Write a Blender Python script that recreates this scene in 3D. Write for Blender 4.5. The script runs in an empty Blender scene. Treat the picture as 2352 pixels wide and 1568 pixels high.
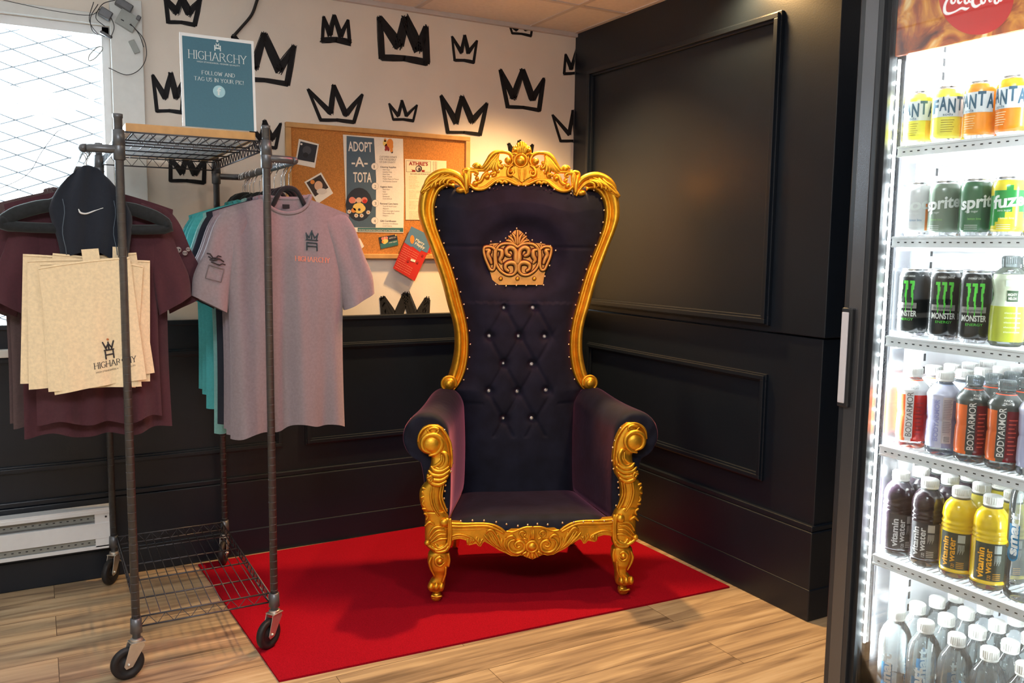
import bpy, math, random
import numpy as np
from mathutils import Vector, Matrix
from mathutils.geometry import tessellate_polygon
random.seed(7)
rnd = random.uniform
PI = math.pi
SC = bpy.context.scene
COL = SC.collection

# ------------------------------------------------------------ camera
# world frame: origin = floor corner of the crown wall (y = 0) and the dark wall (x = 0)
F = 1966.2
YAW, PIT, ROL = 0.5082, -0.1094, 0.0132
CF = np.array([math.sin(YAW)*math.cos(PIT), math.cos(YAW)*math.cos(PIT), math.sin(PIT)])
_r = np.array([math.cos(YAW), -math.sin(YAW), 0.0]); _u = np.cross(_r, CF)
CR = _r*math.cos(ROL) + _u*math.sin(ROL); CU = np.cross(CR, CF)
CP = np.array([-2.45335, -3.78245, 1.36])
cam = bpy.data.objects.new('camera', bpy.data.cameras.new('camera'))
COL.objects.link(cam); SC.camera = cam
cam.data.sensor_width = 36; cam.data.lens = F/2352*36; cam.data.clip_start = 0.02
cam.matrix_world = Matrix(((CR[0], CU[0], -CF[0], CP[0]), (CR[1], CU[1], -CF[1], CP[1]), (CR[2], CU[2], -CF[2], CP[2]), (0, 0, 0, 1)))

# ------------------------------------------------------------ exposure, world, lamps
SC.view_settings.view_transform = 'Standard'; SC.view_settings.look = 'None'
SC.view_settings.exposure = 0.0; SC.view_settings.gamma = 1
SC.view_settings.use_curve_mapping = False
W = bpy.data.worlds.new('world'); SC.world = W; W.use_nodes = True
bg = W.node_tree.nodes['Background']; bg.inputs[0].default_value = (0.86, 0.95, 1.0, 1); bg.inputs[1].default_value = 6.0

def lamp(name, kind, loc, energy, color=(1, 1, 1), target=None, **kw):
    l = bpy.data.lights.new(name, kind); l.energy = energy; l.color = color
    for k, v in kw.items(): setattr(l, k, v)
    o = bpy.data.objects.new(name, l); COL.objects.link(o); o.location = loc
    if target is not None:
        o.rotation_euler = (Vector(target)-Vector(loc)).to_track_quat('-Z', 'Y').to_euler()
    return o
WARM = (1.0, 0.60, 0.24)
# recessed warm downlights of the ceiling above the throne
lamp('downlight_lamp', 'SPOT', (-0.42, -0.47, 2.42), 230, WARM, (-0.58, -0.72, 0), spot_size=1.95, spot_blend=0.9, shadow_soft_size=0.05)
lamp('downlight_lamp', 'SPOT', (-0.11, -1.27, 2.42), 62, WARM, (-0.16, -1.30, 0), spot_size=2.75, spot_blend=0.8, shadow_soft_size=0.04)
lamp('downlight_lamp', 'SPOT', (-1.15, -1.85, 2.42), 48, (1.0, 0.80, 0.60), (-0.95, -1.35, 0), spot_size=2.5, spot_blend=0.9, shadow_soft_size=0.06)
# room light behind the camera, daylight through the window, added pink spots for tint
lamp('room_panel_lamp', 'AREA', (-2.6, -3.4, 2.40), 62, (0.92, 0.96, 1.0), (-2.3, -2.9, 0), shape='RECTANGLE', size=1.2, size_y=0.6)
lamp('window_daylight', 'AREA', (-2.85, 0.45, 1.75), 130, (0.80, 0.93, 1.0), (-2.3, -2.2, 0.7), shape='RECTANGLE', size=1.3, size_y=1.4)
lamp('added_pink_spot', 'SPOT', (-0.90, -1.30, 2.40), 55, (1.0, 0.04, 0.15), (-0.68, -0.70, 1.45), spot_size=0.62, spot_blend=0.8, shadow_soft_size=0.10)  # added to redden the velvet rim, no fitting behind it
lamp('added_pink_spot', 'SPOT', (-0.85, -1.25, 2.40), 55, (1.0, 0.06, 0.18), (-1.65, -0.85, 1.2), spot_size=0.7, spot_blend=0.7, shadow_soft_size=0.10)  # added to tint the hanging shirts pink, no fitting behind it

# ------------------------------------------------------------ pixel rays -> points on real planes of the room
def ray(px, py): return CF + CR*(px-1176)/F - CU*(py-784)/F
def at(px, py, ax, val):
    d = ray(px, py); t = (val-CP[ax])/d[ax]; return CP + d*t
TO = np.array([-.82, -1.03, 0.0]); TX = np.array([.924, -.382, 0.0]); TY = np.array([.382, .924, 0.0])
def T(px, py, Y):
    d = ray(px, py); t = ((TO + TY*Y - CP) @ TY)/(d @ TY); q = CP + d*t
    return float((q-TO) @ TX), float(q[2])

# ------------------------------------------------------------ materials
def mat(name, col, rough=0.5, metal=0.0, noise=0.0, nscale=30.0, bump=0.0, bscale=80.0, coat=0.0, sheen=None, emit=None, es=0.0, spec=0.5, alpha=None):
    m = bpy.data.materials.new(name); m.use_nodes = True
    nt = m.node_tree; N = nt.nodes; L = nt.links; b = N['Principled BSDF']
    c = (*col, 1)
    b.inputs['Base Color'].default_value = c
    b.inputs['Roughness'].default_value = rough; b.inputs['Metallic'].default_value = metal
    b.inputs['Specular IOR Level'].default_value = spec
    if coat: b.inputs['Coat Weight'].default_value = coat; b.inputs['Coat Roughness'].default_value = 0.15
    if sheen:
        b.inputs['Sheen Weight'].default_value = sheen[0]; b.inputs['Sheen Tint'].default_value = (*sheen[1], 1)
        b.inputs['Sheen Roughness'].default_value = sheen[2]
    if emit: b.inputs['Emission Color'].default_value = (*emit, 1); b.inputs['Emission Strength'].default_value = es
    tc = N.new('ShaderNodeTexCoord')
    if noise:
        n = N.new('ShaderNodeTexNoise'); n.inputs['Scale'].default_value = nscale; n.inputs['Detail'].default_value = 4
        L.new(tc.outputs['Object'], n.inputs['Vector'])
        r = N.new('ShaderNodeMapRange'); r.inputs[1].default_value = .3; r.inputs[2].default_value = .7
        r.inputs[3].default_value = 1-noise; r.inputs[4].default_value = 1+noise
        L.new(n.outputs['Fac'], r.inputs[0])
        x = N.new('ShaderNodeVectorMath'); x.operation = 'SCALE'; x.inputs[0].default_value = col
        L.new(r.outputs[0], x.inputs['Scale']); L.new(x.outputs[0], b.inputs['Base Color'])
    if bump:
        n = N.new('ShaderNodeTexNoise'); n.inputs['Scale'].default_value = bscale; n.inputs['Detail'].default_value = 3
        L.new(tc.outputs['Object'], n.inputs['Vector'])
        bp = N.new('ShaderNodeBump'); bp.inputs['Strength'].default_value = bump; bp.inputs['Distance'].default_value = 0.002
        L.new(n.outputs['Fac'], bp.inputs['Height']); L.new(bp.outputs[0], b.inputs['Normal'])
    return m
def clear(name, tint, refl_rough=0.03, ior=1.35, body=0.0, col=(1, 1, 1)):
    m = bpy.data.materials.new(name); m.use_nodes = True; nt = m.node_tree; N = nt.nodes; L = nt.links; N.clear()
    o = N.new('ShaderNodeOutputMaterial'); t = N.new('ShaderNodeBsdfTransparent'); t.inputs[0].default_value = (*tint, 1)
    g = N.new('ShaderNodeBsdfGlossy'); g.inputs['Roughness'].default_value = refl_rough
    fr = N.new('ShaderNodeFresnel'); fr.inputs[0].default_value = ior
    mx = N.new('ShaderNodeMixShader'); L.new(fr.outputs[0], mx.inputs[0])
    if body:
        d = N.new('ShaderNodeBsdfDiffuse'); d.inputs[0].default_value = (*col, 1)
        m2 = N.new('ShaderNodeMixShader'); m2.inputs[0].default_value = body
        L.new(t.outputs[0], m2.inputs[1]); L.new(d.outputs[0], m2.inputs[2]); L.new(m2.outputs[0], mx.inputs[1])
    else: L.new(t.outputs[0], mx.inputs[1])
    L.new(g.outputs[0], mx.inputs[2]); L.new(mx.outputs[0], o.inputs[0])
    return m
_mc = {}
def paint(col, rough=0.6):
    k = (tuple(round(c, 4) for c in col), rough)
    if k not in _mc: _mc[k] = mat('ink_%02d' % len(_mc), col, rough, noise=0.04, nscale=200)
    return _mc[k]
def S(r, g, b): # sRGB 0..255 -> linear
    return tuple((c/255/12.92 if c/255 <= .04045 else ((c/255+.055)/1.055)**2.4) for c in (r, g, b))

M = dict(
    plaster=mat('plaster', S(236, 226, 214), .85, noise=.03, nscale=6, bump=.15, bscale=120),
    navy=mat('navy_wall_paint', S(15, 24, 36), .40, noise=.06, nscale=5, bump=.12, bscale=160),
    crownpaint=mat('black_brush_paint', S(22, 22, 27), .8, noise=.15, nscale=60),
    ceil=mat('ceiling_tile', S(232, 226, 222), .9, noise=.04, nscale=60, bump=.3, bscale=300),
    tbar=mat('ceiling_bar', S(205, 198, 196), .5, noise=.03),
    white=mat('white_enamel', S(236, 238, 240), .35, noise=.02),
    casing=mat('casing_paint', S(226, 228, 226), .6, noise=.03),
    gold=mat('gold_leaf', (0.84, 0.44, 0.035), .40, metal=.85, noise=.20, nscale=26, bump=.35, bscale=110),
    goldlight=mat('pale_gold_leaf', (0.60, 0.36, 0.085), .5, metal=.5, noise=.12, nscale=40, bump=.2, bscale=160),
    glaze=mat('brown_glaze', (0.075, 0.024, 0.012), .55, metal=.3, noise=.3, nscale=60),
    velvet=mat('navy_velvet', (0.009, 0.011, 0.024), .8, noise=.3, nscale=14, bump=.3, bscale=40, spec=.2, sheen=(.9, (0.62, 0.20, 0.34), .27)),
    nail=mat('nailhead_brass', (1.0, .80, .52), .22, metal=.9),
    crystal=mat('crystal_button', (0.85, 0.82, 0.82), .08, metal=.75, coat=1),
    carpet=mat('red_carpet', S(164, 10, 32), .95, noise=.25, nscale=260, bump=1.0, bscale=900, spec=.1),
    steel=mat('dark_steel', S(104, 106, 110), .38, metal=.6, noise=.12, nscale=40),
    wire=mat('dark_wire', S(84, 84, 90), .4, metal=.6),
    chrome=mat('chrome', (.8, .8, .8), .15, metal=1.0),
    zinc=mat('zinc_plate', (.62, .60, .56), .32, metal=.85, noise=.1),
    rubber=mat('black_rubber', (.012, .012, .014), .55, noise=.2, nscale=50),
    blackp=mat('black_plastic', (.014, .015, .017), .4, noise=.1),
    hanger=mat('black_flocked_hanger', (.010, .012, .015), .9, noise=.3, nscale=80, sheen=(.3, (.5, .6, .6), .5)),
    cork=mat('cork', S(196, 128, 62), .9, noise=.22, nscale=220, bump=.6, bscale=400),
    oak=mat('oak_frame', S(206, 156, 96), .5, noise=.12, nscale=25),
    paper=mat('paper', S(236, 228, 214), .7, noise=.02),
    grayp=mat('grey_plastic', S(160, 165, 162), .5, noise=.05),
    fridge=mat('fridge_black', (.018, .020, .024), .28, noise=.06, nscale=8, coat=.3),
    fridgeal=mat('fridge_aluminium', (.30, .30, .32), .26, metal=.9, noise=.05, nscale=8),
    liner=mat('fridge_liner', S(232, 232, 234), .4, noise=.02),
    led=mat('led_emitter', (1, 1, 1), emit=(0.90, 0.97, 1.0), es=60),
    ledbar=mat('led_diffuser', (.9, .9, .9), emit=(0.90, 0.97, 1.0), es=9),
    alu=mat('can_aluminium', (.78, .78, .80), .22, metal=.95),
    capw=mat('white_cap', S(232, 230, 224), .5, noise=.02),
    glass=clear('door_glass', (.97, .985, .98), .02, 1.45),
    wglass=clear('window_glass', (.97, .99, 1), .02, 1.4),
    pet=clear('clear_plastic', (.90, .93, .93), .06, 1.42, body=.10, col=(.8, .85, .86)),
    petc=clear('clear_cap', (.70, .74, .74), .10, 1.5, body=.25, col=(.5, .55, .55)),
)

# ------------------------------------------------------------ mesh builder
def cr(pts, n=6):
    P = [np.array(p, float) for p in pts]
    if len(P) < 3: 
        return [P[0]*(1-i/n)+P[1]*i/n for i in range(n+1)]
    out = []
    for i in range(len(P)-1):
        a = P[i-1] if i else 2*P[0]-P[1]; b = P[i]; c = P[i+1]; d = P[i+2] if i+2 < len(P) else 2*P[-1]-P[-2]
        for k in range(n):
            t = k/n
            out.append(.5*((2*b)+(-a+c)*t+(2*a-5*b+4*c-d)*t*t+(-a+3*b-3*c+d)*t**3))
    out.append(P[-1]); return out
class MB:
    def __init__(s): s.v = []; s.f = []; s.m = []; s.sm = []
    def add(s, vs, fs, m=0, sm=False):
        k = len(s.v); s.v += [tuple(map(float, p)) for p in vs]
        for i, f in enumerate(fs):
            s.f.append(tuple(k+j for j in f)); s.m.append(m[i] if isinstance(m, list) else m); s.sm.append(sm)
    def box(s, c, d, m=0, R=None):
        vs = []
        for i in range(8):
            p = np.array([(i & 1)-.5, ((i >> 1) & 1)-.5, (i >> 2)-.5])*d
            if R is not None: p = np.array(R @ Vector(p))
            vs.append(p+np.array(c))
        s.add(vs, [(0, 2, 3, 1), (4, 5, 7, 6), (0, 1, 5, 4), (2, 6, 7, 3), (0, 4, 6, 2), (1, 3, 7, 5)], m)
    def bb(s, x0, x1, y0, y1, z0, z1, m=0): s.box(((x0+x1)/2, (y0+y1)/2, (z0+z1)/2), (abs(x1-x0), abs(y1-y0), abs(z1-z0)), m)
    def tube(s, pts, rad, seg=8, m=0, sm=True, round_ends=True, up=None, flat=1.0, closed=False, spline=0):
        if spline:
            if not np.isscalar(rad):
                q = cr([(*p, r) for p, r in zip(pts, rad)], spline); pts = [x[:3] for x in q]; rad = [max(x[3], 1e-5) for x in q]
            else: pts = cr(pts, spline)
        P = [np.array(p, float) for p in pts]; n = len(P)
        R = [rad]*n if np.isscalar(rad) else list(rad)
        tg = []
        for i in range(n):
            if closed: t = P[(i+1) % n]-P[i-1]
            else: t = P[min(i+1, n-1)]-P[max(i-1, 0)]
            l = np.linalg.norm(t); tg.append(t/l if l > 1e-12 else np.array([0, 0, 1.]))
        if up is None:
            u = np.array([0, 0, 1.]) if abs(tg[0][2]) < .9 else np.array([1., 0, 0])
            fixed = False
        else: u = np.array(up, float); fixed = True
        rings = []
        def ring(c, t, r, u):
            a = np.cross(t, u); la = np.linalg.norm(a); a = a/la if la > 1e-9 else np.array([1., 0, 0]); b = np.cross(a, t)
            return [c+r*(math.cos(2*PI*k/seg)*a+flat*math.sin(2*PI*k/seg)*b) for k in range(seg)], b
        seqs = []
        if round_ends and not closed:
            seqs += [(P[0]-tg[0]*R[0]*.75, tg[0], R[0]*.45), (P[0]-tg[0]*R[0]*.4, tg[0], R[0]*.8)]
        seqs += [(P[i], tg[i], R[i]) for i in range(n)]
        if round_ends and not closed:
            seqs += [(P[-1]+tg[-1]*R[-1]*.4, tg[-1], R[-1]*.8), (P[-1]+tg[-1]*R[-1]*.75, tg[-1], R[-1]*.45)]
        for c, t, r in seqs:
            g, b = ring(c, t, r, u); rings.append(g)
            if not fixed: u = b
        vs = [p for g in rings for p in g]; fs = []
        N = len(rings)
        for i in range(N if closed else N-1):
            j = (i+1) % N
            for k in range(seg):
                l = (k+1) % seg; fs.append((i*seg+k, i*seg+l, j*seg+l, j*seg+k))
        if not closed: fs += [tuple(range(seg))[::-1], tuple((N-1)*seg+k for k in range(seg))]
        s.add(vs, fs, m, sm)
    def ball(s, c, r, sc=(1, 1, 1), m=0, nu=12, nv=8, ax=None):
        c = np.array(c, float); vs = [c+np.array([0, 0, r*sc[2]])]
        for i in range(1, nv):
            a = PI*i/nv
            for j in range(nu):
                b = 2*PI*j/nu; vs.append(c+r*np.array([math.sin(a)*math.cos(b)*sc[0], math.sin(a)*math.sin(b)*sc[1], math.cos(a)*sc[2]]))
        vs.append(c-np.array([0, 0, r*sc[2]])); fs = []
        for j in range(nu): fs.append((0, 1+j, 1+(j+1) % nu))
        for i in range(nv-2):
            for j in range(nu):
                a = 1+i*nu+j; b = 1+i*nu+(j+1) % nu; fs.append((a, a+nu, b+nu, b))
        e = len(vs)-1; k = 1+(nv-2)*nu
        for j in range(nu): fs.append((e, k+(j+1) % nu, k+j))
        s.add(vs, fs, m, True)
    def lathe(s, prof, c=(0, 0, 0), seg=24, m=0, mf=None, sm=True, R=None):
        c = np.array(c, float); vs = []; fs = []; ms = []
        for r, z in prof:
            for k in range(seg):
                a = 2*PI*k/seg; p = np.array([r*math.cos(a), r*math.sin(a), z])
                if R is not None: p = np.array(R @ Vector(p))
                vs.append(c+p)
        for i in range(len(prof)-1):
            for k in range(seg):
                l = (k+1) % seg; fs.append((i*seg+k, i*seg+l, (i+1)*seg+l, (i+1)*seg+k))
                ms.append(mf(2*PI*(k+.5)/seg, (prof[i][1]+prof[i+1][1])/2) if mf else m)
        fs += [tuple(range(seg))[::-1], tuple((len(prof)-1)*seg+k for k in range(seg))]; ms += [m, m]
        s.add(vs, fs, ms, sm)
    def poly(s, pts, fn, d0, d1, m=0, sm=False, ms=None):
        """outline pts (a,b) -> fn(a,b,d); closed slab between depths d0 and d1"""
        n = len(pts); vs = [fn(a, b, d0) for a, b in pts]+[fn(a, b, d1) for a, b in pts]
        tri = tessellate_polygon([[Vector((a, b, 0)) for a, b in pts]])
        fs = [tuple(t) for t in tri]+[tuple(n+i for i in t)[::-1] for t in tri]+[(i, (i+1) % n, n+(i+1) % n, n+i) for i in range(n)]
        s.add(vs, fs, m, sm)
    def flatp(s, pts3, m=0): s.add(pts3, [tuple(range(len(pts3)))], m)
    def grid(s, fn, nu, nv, m=0, sm=True, mf=None, wrap=False):
        vs = [fn(i/nu, j/nv) for j in range(nv+1) for i in range(nu+(0 if wrap else 1))]; w = nu if wrap else nu+1
        fs = []; ms = []
        for j in range(nv):
            for i in range(nu):
                a = j*w+i; b = j*w+(i+1) % w if wrap else a+1
                fs.append((a, b, b+w, a+w)); ms.append(mf((i+.5)/nu, (j+.5)/nv) if mf else m)
        s.add(vs, fs, ms, sm)
    def build(s, name, mats, parent=None, bevel=0, loc=None, recalc=True):
        me = bpy.data.meshes.new(name); me.from_pydata(s.v, [], s.f); me.update()
        for k in (mats if isinstance(mats, (list, tuple)) else [mats]): me.materials.append(k)
        me.polygons.foreach_set('material_index', s.m); me.polygons.foreach_set('use_smooth', s.sm)
        if recalc:
            import bmesh
            b = bmesh.new(); b.from_mesh(me); bmesh.ops.recalc_face_normals(b, faces=b.faces); b.to_mesh(me); b.free()
        o = bpy.data.objects.new(name, me); COL.objects.link(o)
        if parent: o.parent = parent
        if loc is not None: o.location = loc
        if bevel:
            bv = o.modifiers.new('bevel', 'BEVEL'); bv.width = bevel; bv.segments = 2; bv.limit_method = 'ANGLE'; bv.angle_limit = .7
        return o
def tag(o, label=None, cat=None, group=None, kind=None):
    if label: o['label'] = label
    if cat: o['category'] = cat
    if group: o['group'] = group
    if kind: o['kind'] = kind
    return o
def empty(name, loc, rz=0, label=None, cat=None, group=None):
    o = bpy.data.objects.new(name, None); COL.objects.link(o); o.location = loc; o.rotation_euler = (0, 0, rz); o.empty_display_size = .05
    return tag(o, label, cat, group)
def copy_tree(o, parent=None):
    c = o.copy(); COL.objects.link(c); c.parent = parent
    for ch in list(o.children): copy_tree(ch, c)
    return c

# ------------------------------------------------------------ lettering
_tc = {}
def text_geo(t, bold=0.0):
    """flat mesh of text, height of capitals = 1 ; returns verts (x,y) and faces, width"""
    k = (t, bold)
    if k in _tc: return _tc[k]
    cu = bpy.data.curves.new('t', 'FONT'); cu.body = t; cu.resolution_u = 3; cu.offset = bold
    o = bpy.data.objects.new('t', cu); COL.objects.link(o)
    dg = bpy.context.evaluated_depsgraph_get(); dg.update()
    me = bpy.data.meshes.new_from_object(o.evaluated_get(dg))
    V = [(v.co.x/.70, v.co.y/.70) for v in me.vertices]; Fc = [tuple(p.vertices) for p in me.polygons]
    bpy.data.objects.remove(o); bpy.data.curves.remove(cu); bpy.data.meshes.remove(me)
    xs = [v[0] for v in V]; x0 = min(xs); w = max(xs)-x0
    _tc[k] = ([((x-x0), y) for x, y in V], Fc, w); return _tc[k]
def put_text(mb, t, fn, width, height, m=0, bold=0.0):
    """fn(u,v) maps metres in the text plane to 3D; text box is width x height"""
    V, Fc, w = text_geo(t, bold)
    mb.add([fn(x/w*width, y*height) for x, y in V], Fc, m)
GL = {'A': [[(0, 0), (.38, 1), (.76, 0)], [(.14, .36), (.62, .36)]], 'B': [[(0, 0), (0, 1), (.4, .97), (.5, .76), (.38, .55), (0, .53)], [(.38, .55), (.56, .4), (.56, .15), (.4, 0), (0, 0)]],
      'C': [[(.68, .82), (.5, .98), (.28, .98), (.06, .78), (0, .5), (.06, .22), (.28, .02), (.5, .02), (.68, .18)]],
      'D': [[(0, 0), (0, 1), (.35, 1), (.62, .8), (.7, .5), (.62, .2), (.35, 0), (0, 0)]], 'E': [[(.55, 1), (0, 1), (0, 0), (.57, 0)], [(0, .52), (.42, .52)]],
      'F': [[(.55, 1), (0, 1), (0, 0)], [(0, .52), (.42, .52)]], 'G': [[(.68, .84), (.5, .98), (.28, .98), (.06, .78), (0, .5), (.06, .22), (.28, .02), (.52, .02), (.68, .15), (.68, .45), (.48, .45)]],
      'H': [[(0, 0), (0, 1)], [(.66, 0), (.66, 1)], [(0, .52), (.66, .52)]], 'I': [[(.06, 0), (.06, 1)]], 'L': [[(0, 1), (0, 0), (.52, 0)]],
      'N': [[(0, 0), (0, 1), (.68, 0), (.68, 1)]], 'O': [[(.36, 1), (.1, .85), (0, .5), (.1, .15), (.36, 0), (.62, .15), (.72, .5), (.62, .85), (.36, 1)]],
      'P': [[(0, 0), (0, 1), (.38, .99), (.54, .85), (.54, .65), (.38, .5), (0, .5)]], 'R': [[(0, 0), (0, 1), (.38, .99), (.54, .85), (.54, .65), (.38, .52), (0, .52)], [(.3, .52), (.68, 0)]],
      'S': [[(.46, .85), (.3, .99), (.1, .95), (.02, .76), (.12, .6), (.4, .44), (.5, .25), (.4, .05), (.2, 0), (.02, .14)]],
      'T': [[(.36, 0), (.36, 1)], [(0, 1), (.72, 1)]], 'U': [[(0, 1), (0, .3), (.12, .06), (.33, 0), (.54, .06), (.66, .3), (.66, 1)]],
      'W': [[(0, 1), (.26, 0), (.5, .9), (.74, 0), (1, 1)]], 'Y': [[(0, 1), (.35, .48), (.7, 1)], [(.35, .48), (.35, 0)]], '!': [[(.06, 1), (.06, .3)], [(.06, .08), (.06, 0)]], ',': [[(.1, .1), (.02, -.12)]],
      'K': [[(0, 0), (0, 1)], [(.55, 1), (0, .45)], [(.15, .58), (.62, 0)]]}
def stroke_text(mb, t, fn, width, height, m=0, w=0.07, serif=True):
    x = 0; segs = []
    for ch in t:
        if ch == ' ': x += .5; continue
        g = GL[ch]; gw = max(p[0] for l in g for p in l)
        for l in g:
            for a, b in zip(l, l[1:]): segs.append(((x+a[0], a[1]), (x+b[0], b[1])))
            if serif:
                for e in (l[0], l[-1]):
                    if e[1] in (0, 1) and len(l) < 9: segs.append(((x+e[0]-.12, e[1]), (x+e[0]+.12, e[1])))
        x += gw+.24
    k = width/(x-.24)
    for a, b in segs:
        dx, dy = b[0]-a[0], b[1]-a[1]; l = math.hypot(dx, dy) or 1
        ww = w*(.55+.75*abs(dy)/l)/2
        nx, ny = -dy/l*ww, dx/l*ww
        mb.flatp([fn((p[0]+sx*nx)*k, (p[1]+sx*ny)*height) for p, sx in ((a, 1), (b, 1), (b, -1), (a, -1))], m)
# ============================================================ the room
ZC = 2.443
def struct(name, mb, mats, parent=None, bevel=0): 
    o = mb.build(name, mats, parent, bevel)
    if not parent: o['kind'] = 'structure'
    return o
# floor: vinyl planks running along x
def floor_mat():
    m = bpy.data.materials.new('plank_floor'); m.use_nodes = True; nt = m.node_tree; N = nt.nodes; L = nt.links; b = N['Principled BSDF']
    tc = N.new('ShaderNodeTexCoord')
    br = N.new('ShaderNodeTexBrick'); br.offset = .37; br.inputs['Scale'].default_value = 1
    br.inputs['Brick Width'].default_value = 1.22; br.inputs['Row Height'].default_value = .18; br.inputs['Mortar Size'].default_value = .0012
    br.inputs['Color1'].default_value = (0, 0, 0, 1); br.inputs['Color2'].default_value = (1, 1, 1, 1); br.inputs['Mortar'].default_value = (.5, .5, .5, 1)
    L.new(tc.outputs['Object'], br.inputs['Vector'])
    mp = N.new('ShaderNodeMapping'); mp.inputs['Scale'].default_value = (1.1, 15, 1); L.new(tc.outputs['Object'], mp.inputs['Vector'])
    ad = N.new('ShaderNodeVectorMath'); ad.operation = 'MULTIPLY_ADD'; ad.inputs[1].default_value = (7, 3, 5)
    L.new(br.outputs['Color'], ad.inputs[0]); L.new(mp.outputs[0], ad.inputs[2])
    n1 = N.new('ShaderNodeTexNoise'); n1.inputs['Scale'].default_value = 1.6; n1.inputs['Detail'].default_value = 8; n1.inputs['Distortion'].default_value = .8
    L.new(ad.outputs[0], n1.inputs['Vector'])
    mp2 = N.new('ShaderNodeMapping'); mp2.inputs['Scale'].default_value = (3, 90, 1); L.new(tc.outputs['Object'], mp2.inputs['Vector'])
    n2 = N.new('ShaderNodeTexNoise'); n2.inputs['Scale'].default_value = 1.5; n2.inputs['Detail'].default_value = 5; L.new(mp2.outputs[0], n2.inputs['Vector'])
    r = N.new('ShaderNodeValToRGB'); e = r.color_ramp.elements
    e[0].position = .30; e[0].color = (*S(112, 92, 72), 1); e[1].position = .66; e[1].color = (*S(200, 176, 142), 1)
    k = e.new(.42); k.color = (*S(152, 128, 102), 1); k = e.new(.54); k.color = (*S(182, 156, 122), 1)
    s1 = N.new('ShaderNodeMath'); s1.operation = 'MULTIPLY_ADD'; s1.inputs[1].default_value = .16; L.new(n2.outputs['Fac'], s1.inputs[0])
    s2 = N.new('ShaderNodeMath'); s2.operation = 'MULTIPLY_ADD'; s2.inputs[1].default_value = .84; s2.inputs[2].default_value = 0; L.new(n1.outputs['Fac'], s2.inputs[0]); L.new(s2.outputs[0], s1.inputs[2])
    s3 = N.new('ShaderNodeMath'); s3.operation = 'MULTIPLY_ADD'; s3.inputs[1].default_value = .10; sub = N.new('ShaderNodeMath'); sub.operation = 'SUBTRACT'; sub.inputs[1].default_value = .5
    sep = N.new('ShaderNodeSeparateColor'); L.new(br.outputs['Color'], sep.inputs[0]); L.new(sep.outputs[0], sub.inputs[0]); L.new(sub.outputs[0], s3.inputs[0]); L.new(s1.outputs[0], s3.inputs[2])
    L.new(s3.outputs[0], r.inputs[0])
    mx = N.new('ShaderNodeMix'); mx.data_type = 'RGBA'; L.new(br.outputs['Fac'], mx.inputs[0]); L.new(r.outputs[0], mx.inputs[6]); mx.inputs[7].default_value = (*S(92, 72, 52), 1)
    L.new(mx.outputs[2], b.inputs['Base Color']); b.inputs['Roughness'].default_value = .42
    bp = N.new('ShaderNodeBump'); bp.inputs['Strength'].default_value = .15; bp.inputs['Distance'].default_value = .002; L.new(n2.outputs['Fac'], bp.inputs['Height']); L.new(bp.outputs[0], b.inputs['Normal'])
    return m
XL, YF, XR = -4.6, -6.2, 1.6
b = MB(); b.bb(XL, XR, YF, .1, -.06, 0); struct('floor', b, floor_mat())
b = MB(); b.bb(XL, XR, YF, .1, ZC, ZC+.06); ceiling = struct('ceiling', b, M['ceil'])
b = MB()
for k in range(-8, 4):
    x = -.27+.61*k
    if XL < x < XR: b.bb(x-.012, x+.012, YF, 0, ZC-.004, ZC+.004)
for y in (-.44, -1.66, -2.88, -4.1, -5.3): b.bb(XL, XR, y-.012, y+.012, ZC-.0045, ZC+.004)
b.bb(XL, 0, -.022, 0, ZC-.02, ZC); b.bb(-.022, 0, -1.66, 0, ZC-.004, ZC)
b.build('ceiling_bar', M['tbar'], ceiling)
# crown wall, with the window opening
WX0, WX1, WZ0, WZ1 = -4.35, -2.16, .95, 2.195
b = MB()
b.bb(WX1, .1, 0, .1, 0, ZC); b.bb(XL, WX0, 0, .1, 0, ZC); b.bb(WX0, WX1, 0, .1, 0, WZ0); b.bb(WX0, WX1, 0, .1, WZ1, ZC)
wall_back = struct('wall_back', b, M['plaster'])
b = MB(); b.bb(XL-.1, XL, YF, .1, 0, ZC); struct('wall_left', b, M['plaster'])
b = MB(); b.bb(XL, XR, YF-.1, YF, 0, ZC); struct('wall_front', b, M['plaster'])
b = MB(); b.bb(XR, XR+.1, YF, .1, 0, ZC); struct('wall_far_right', b, M['navy'])
def moulding(b, fn, a0, a1, z0, z1, w=.03, h=.014):
    """picture-frame moulding; fn(a,z,out) -> 3D"""
    for (ww, hh, off) in ((w, h*.55, 0), (w*.55, h, w*.2)):
        e = off+ww
        for (p0, p1, q0, q1) in ((a0+off, a0+e, z0+e, z1-e), (a1-e, a1-off, z0+e, z1-e), (a0+off, a1-off, z0+off, z0+e), (a0+off, a1-off, z1-e, z1-off)):
            A = fn(p0, q0, 0); B = fn(p1, q1, hh)
            b.bb(min(A[0], B[0]), max(A[0], B[0]), min(A[1], B[1]), max(A[1], B[1]), q0, q1)
# dark right wall: upper board, lower wainscot, mouldings, base
b = MB(); b.bb(.012, .62, -1.655, .0, 0, 1.045); b.bb(0, .62, -1.67, .0, 1.052, ZC)
wr = struct('wall_right', b, M['navy'], bevel=.003)
fr = lambda a, z, o: (-o, a, z)
b = MB(); moulding(b, fr, -1.41, -.145, 1.075, 2.24, .036, .028); o = b.build('panel_moulding', M['navy'], wr, .002)
fr2 = lambda a, z, o: (.012-o, a, z)
b = MB(); moulding(b, fr2, -1.40, -.17, .462, .885, .03, .022); o = b.build('panel_moulding', M['navy'], wr, .002)
b = MB(); b.bb(-.012, .64, -1.67, 0, 0, .335); b.bb(-.016, .64, -1.674, 0, 0, .12); b.bb(-.006, .63, -1.664, 0, .335, .357)
struct('baseboard_right', b, M['navy'], bevel=.004)
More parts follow.
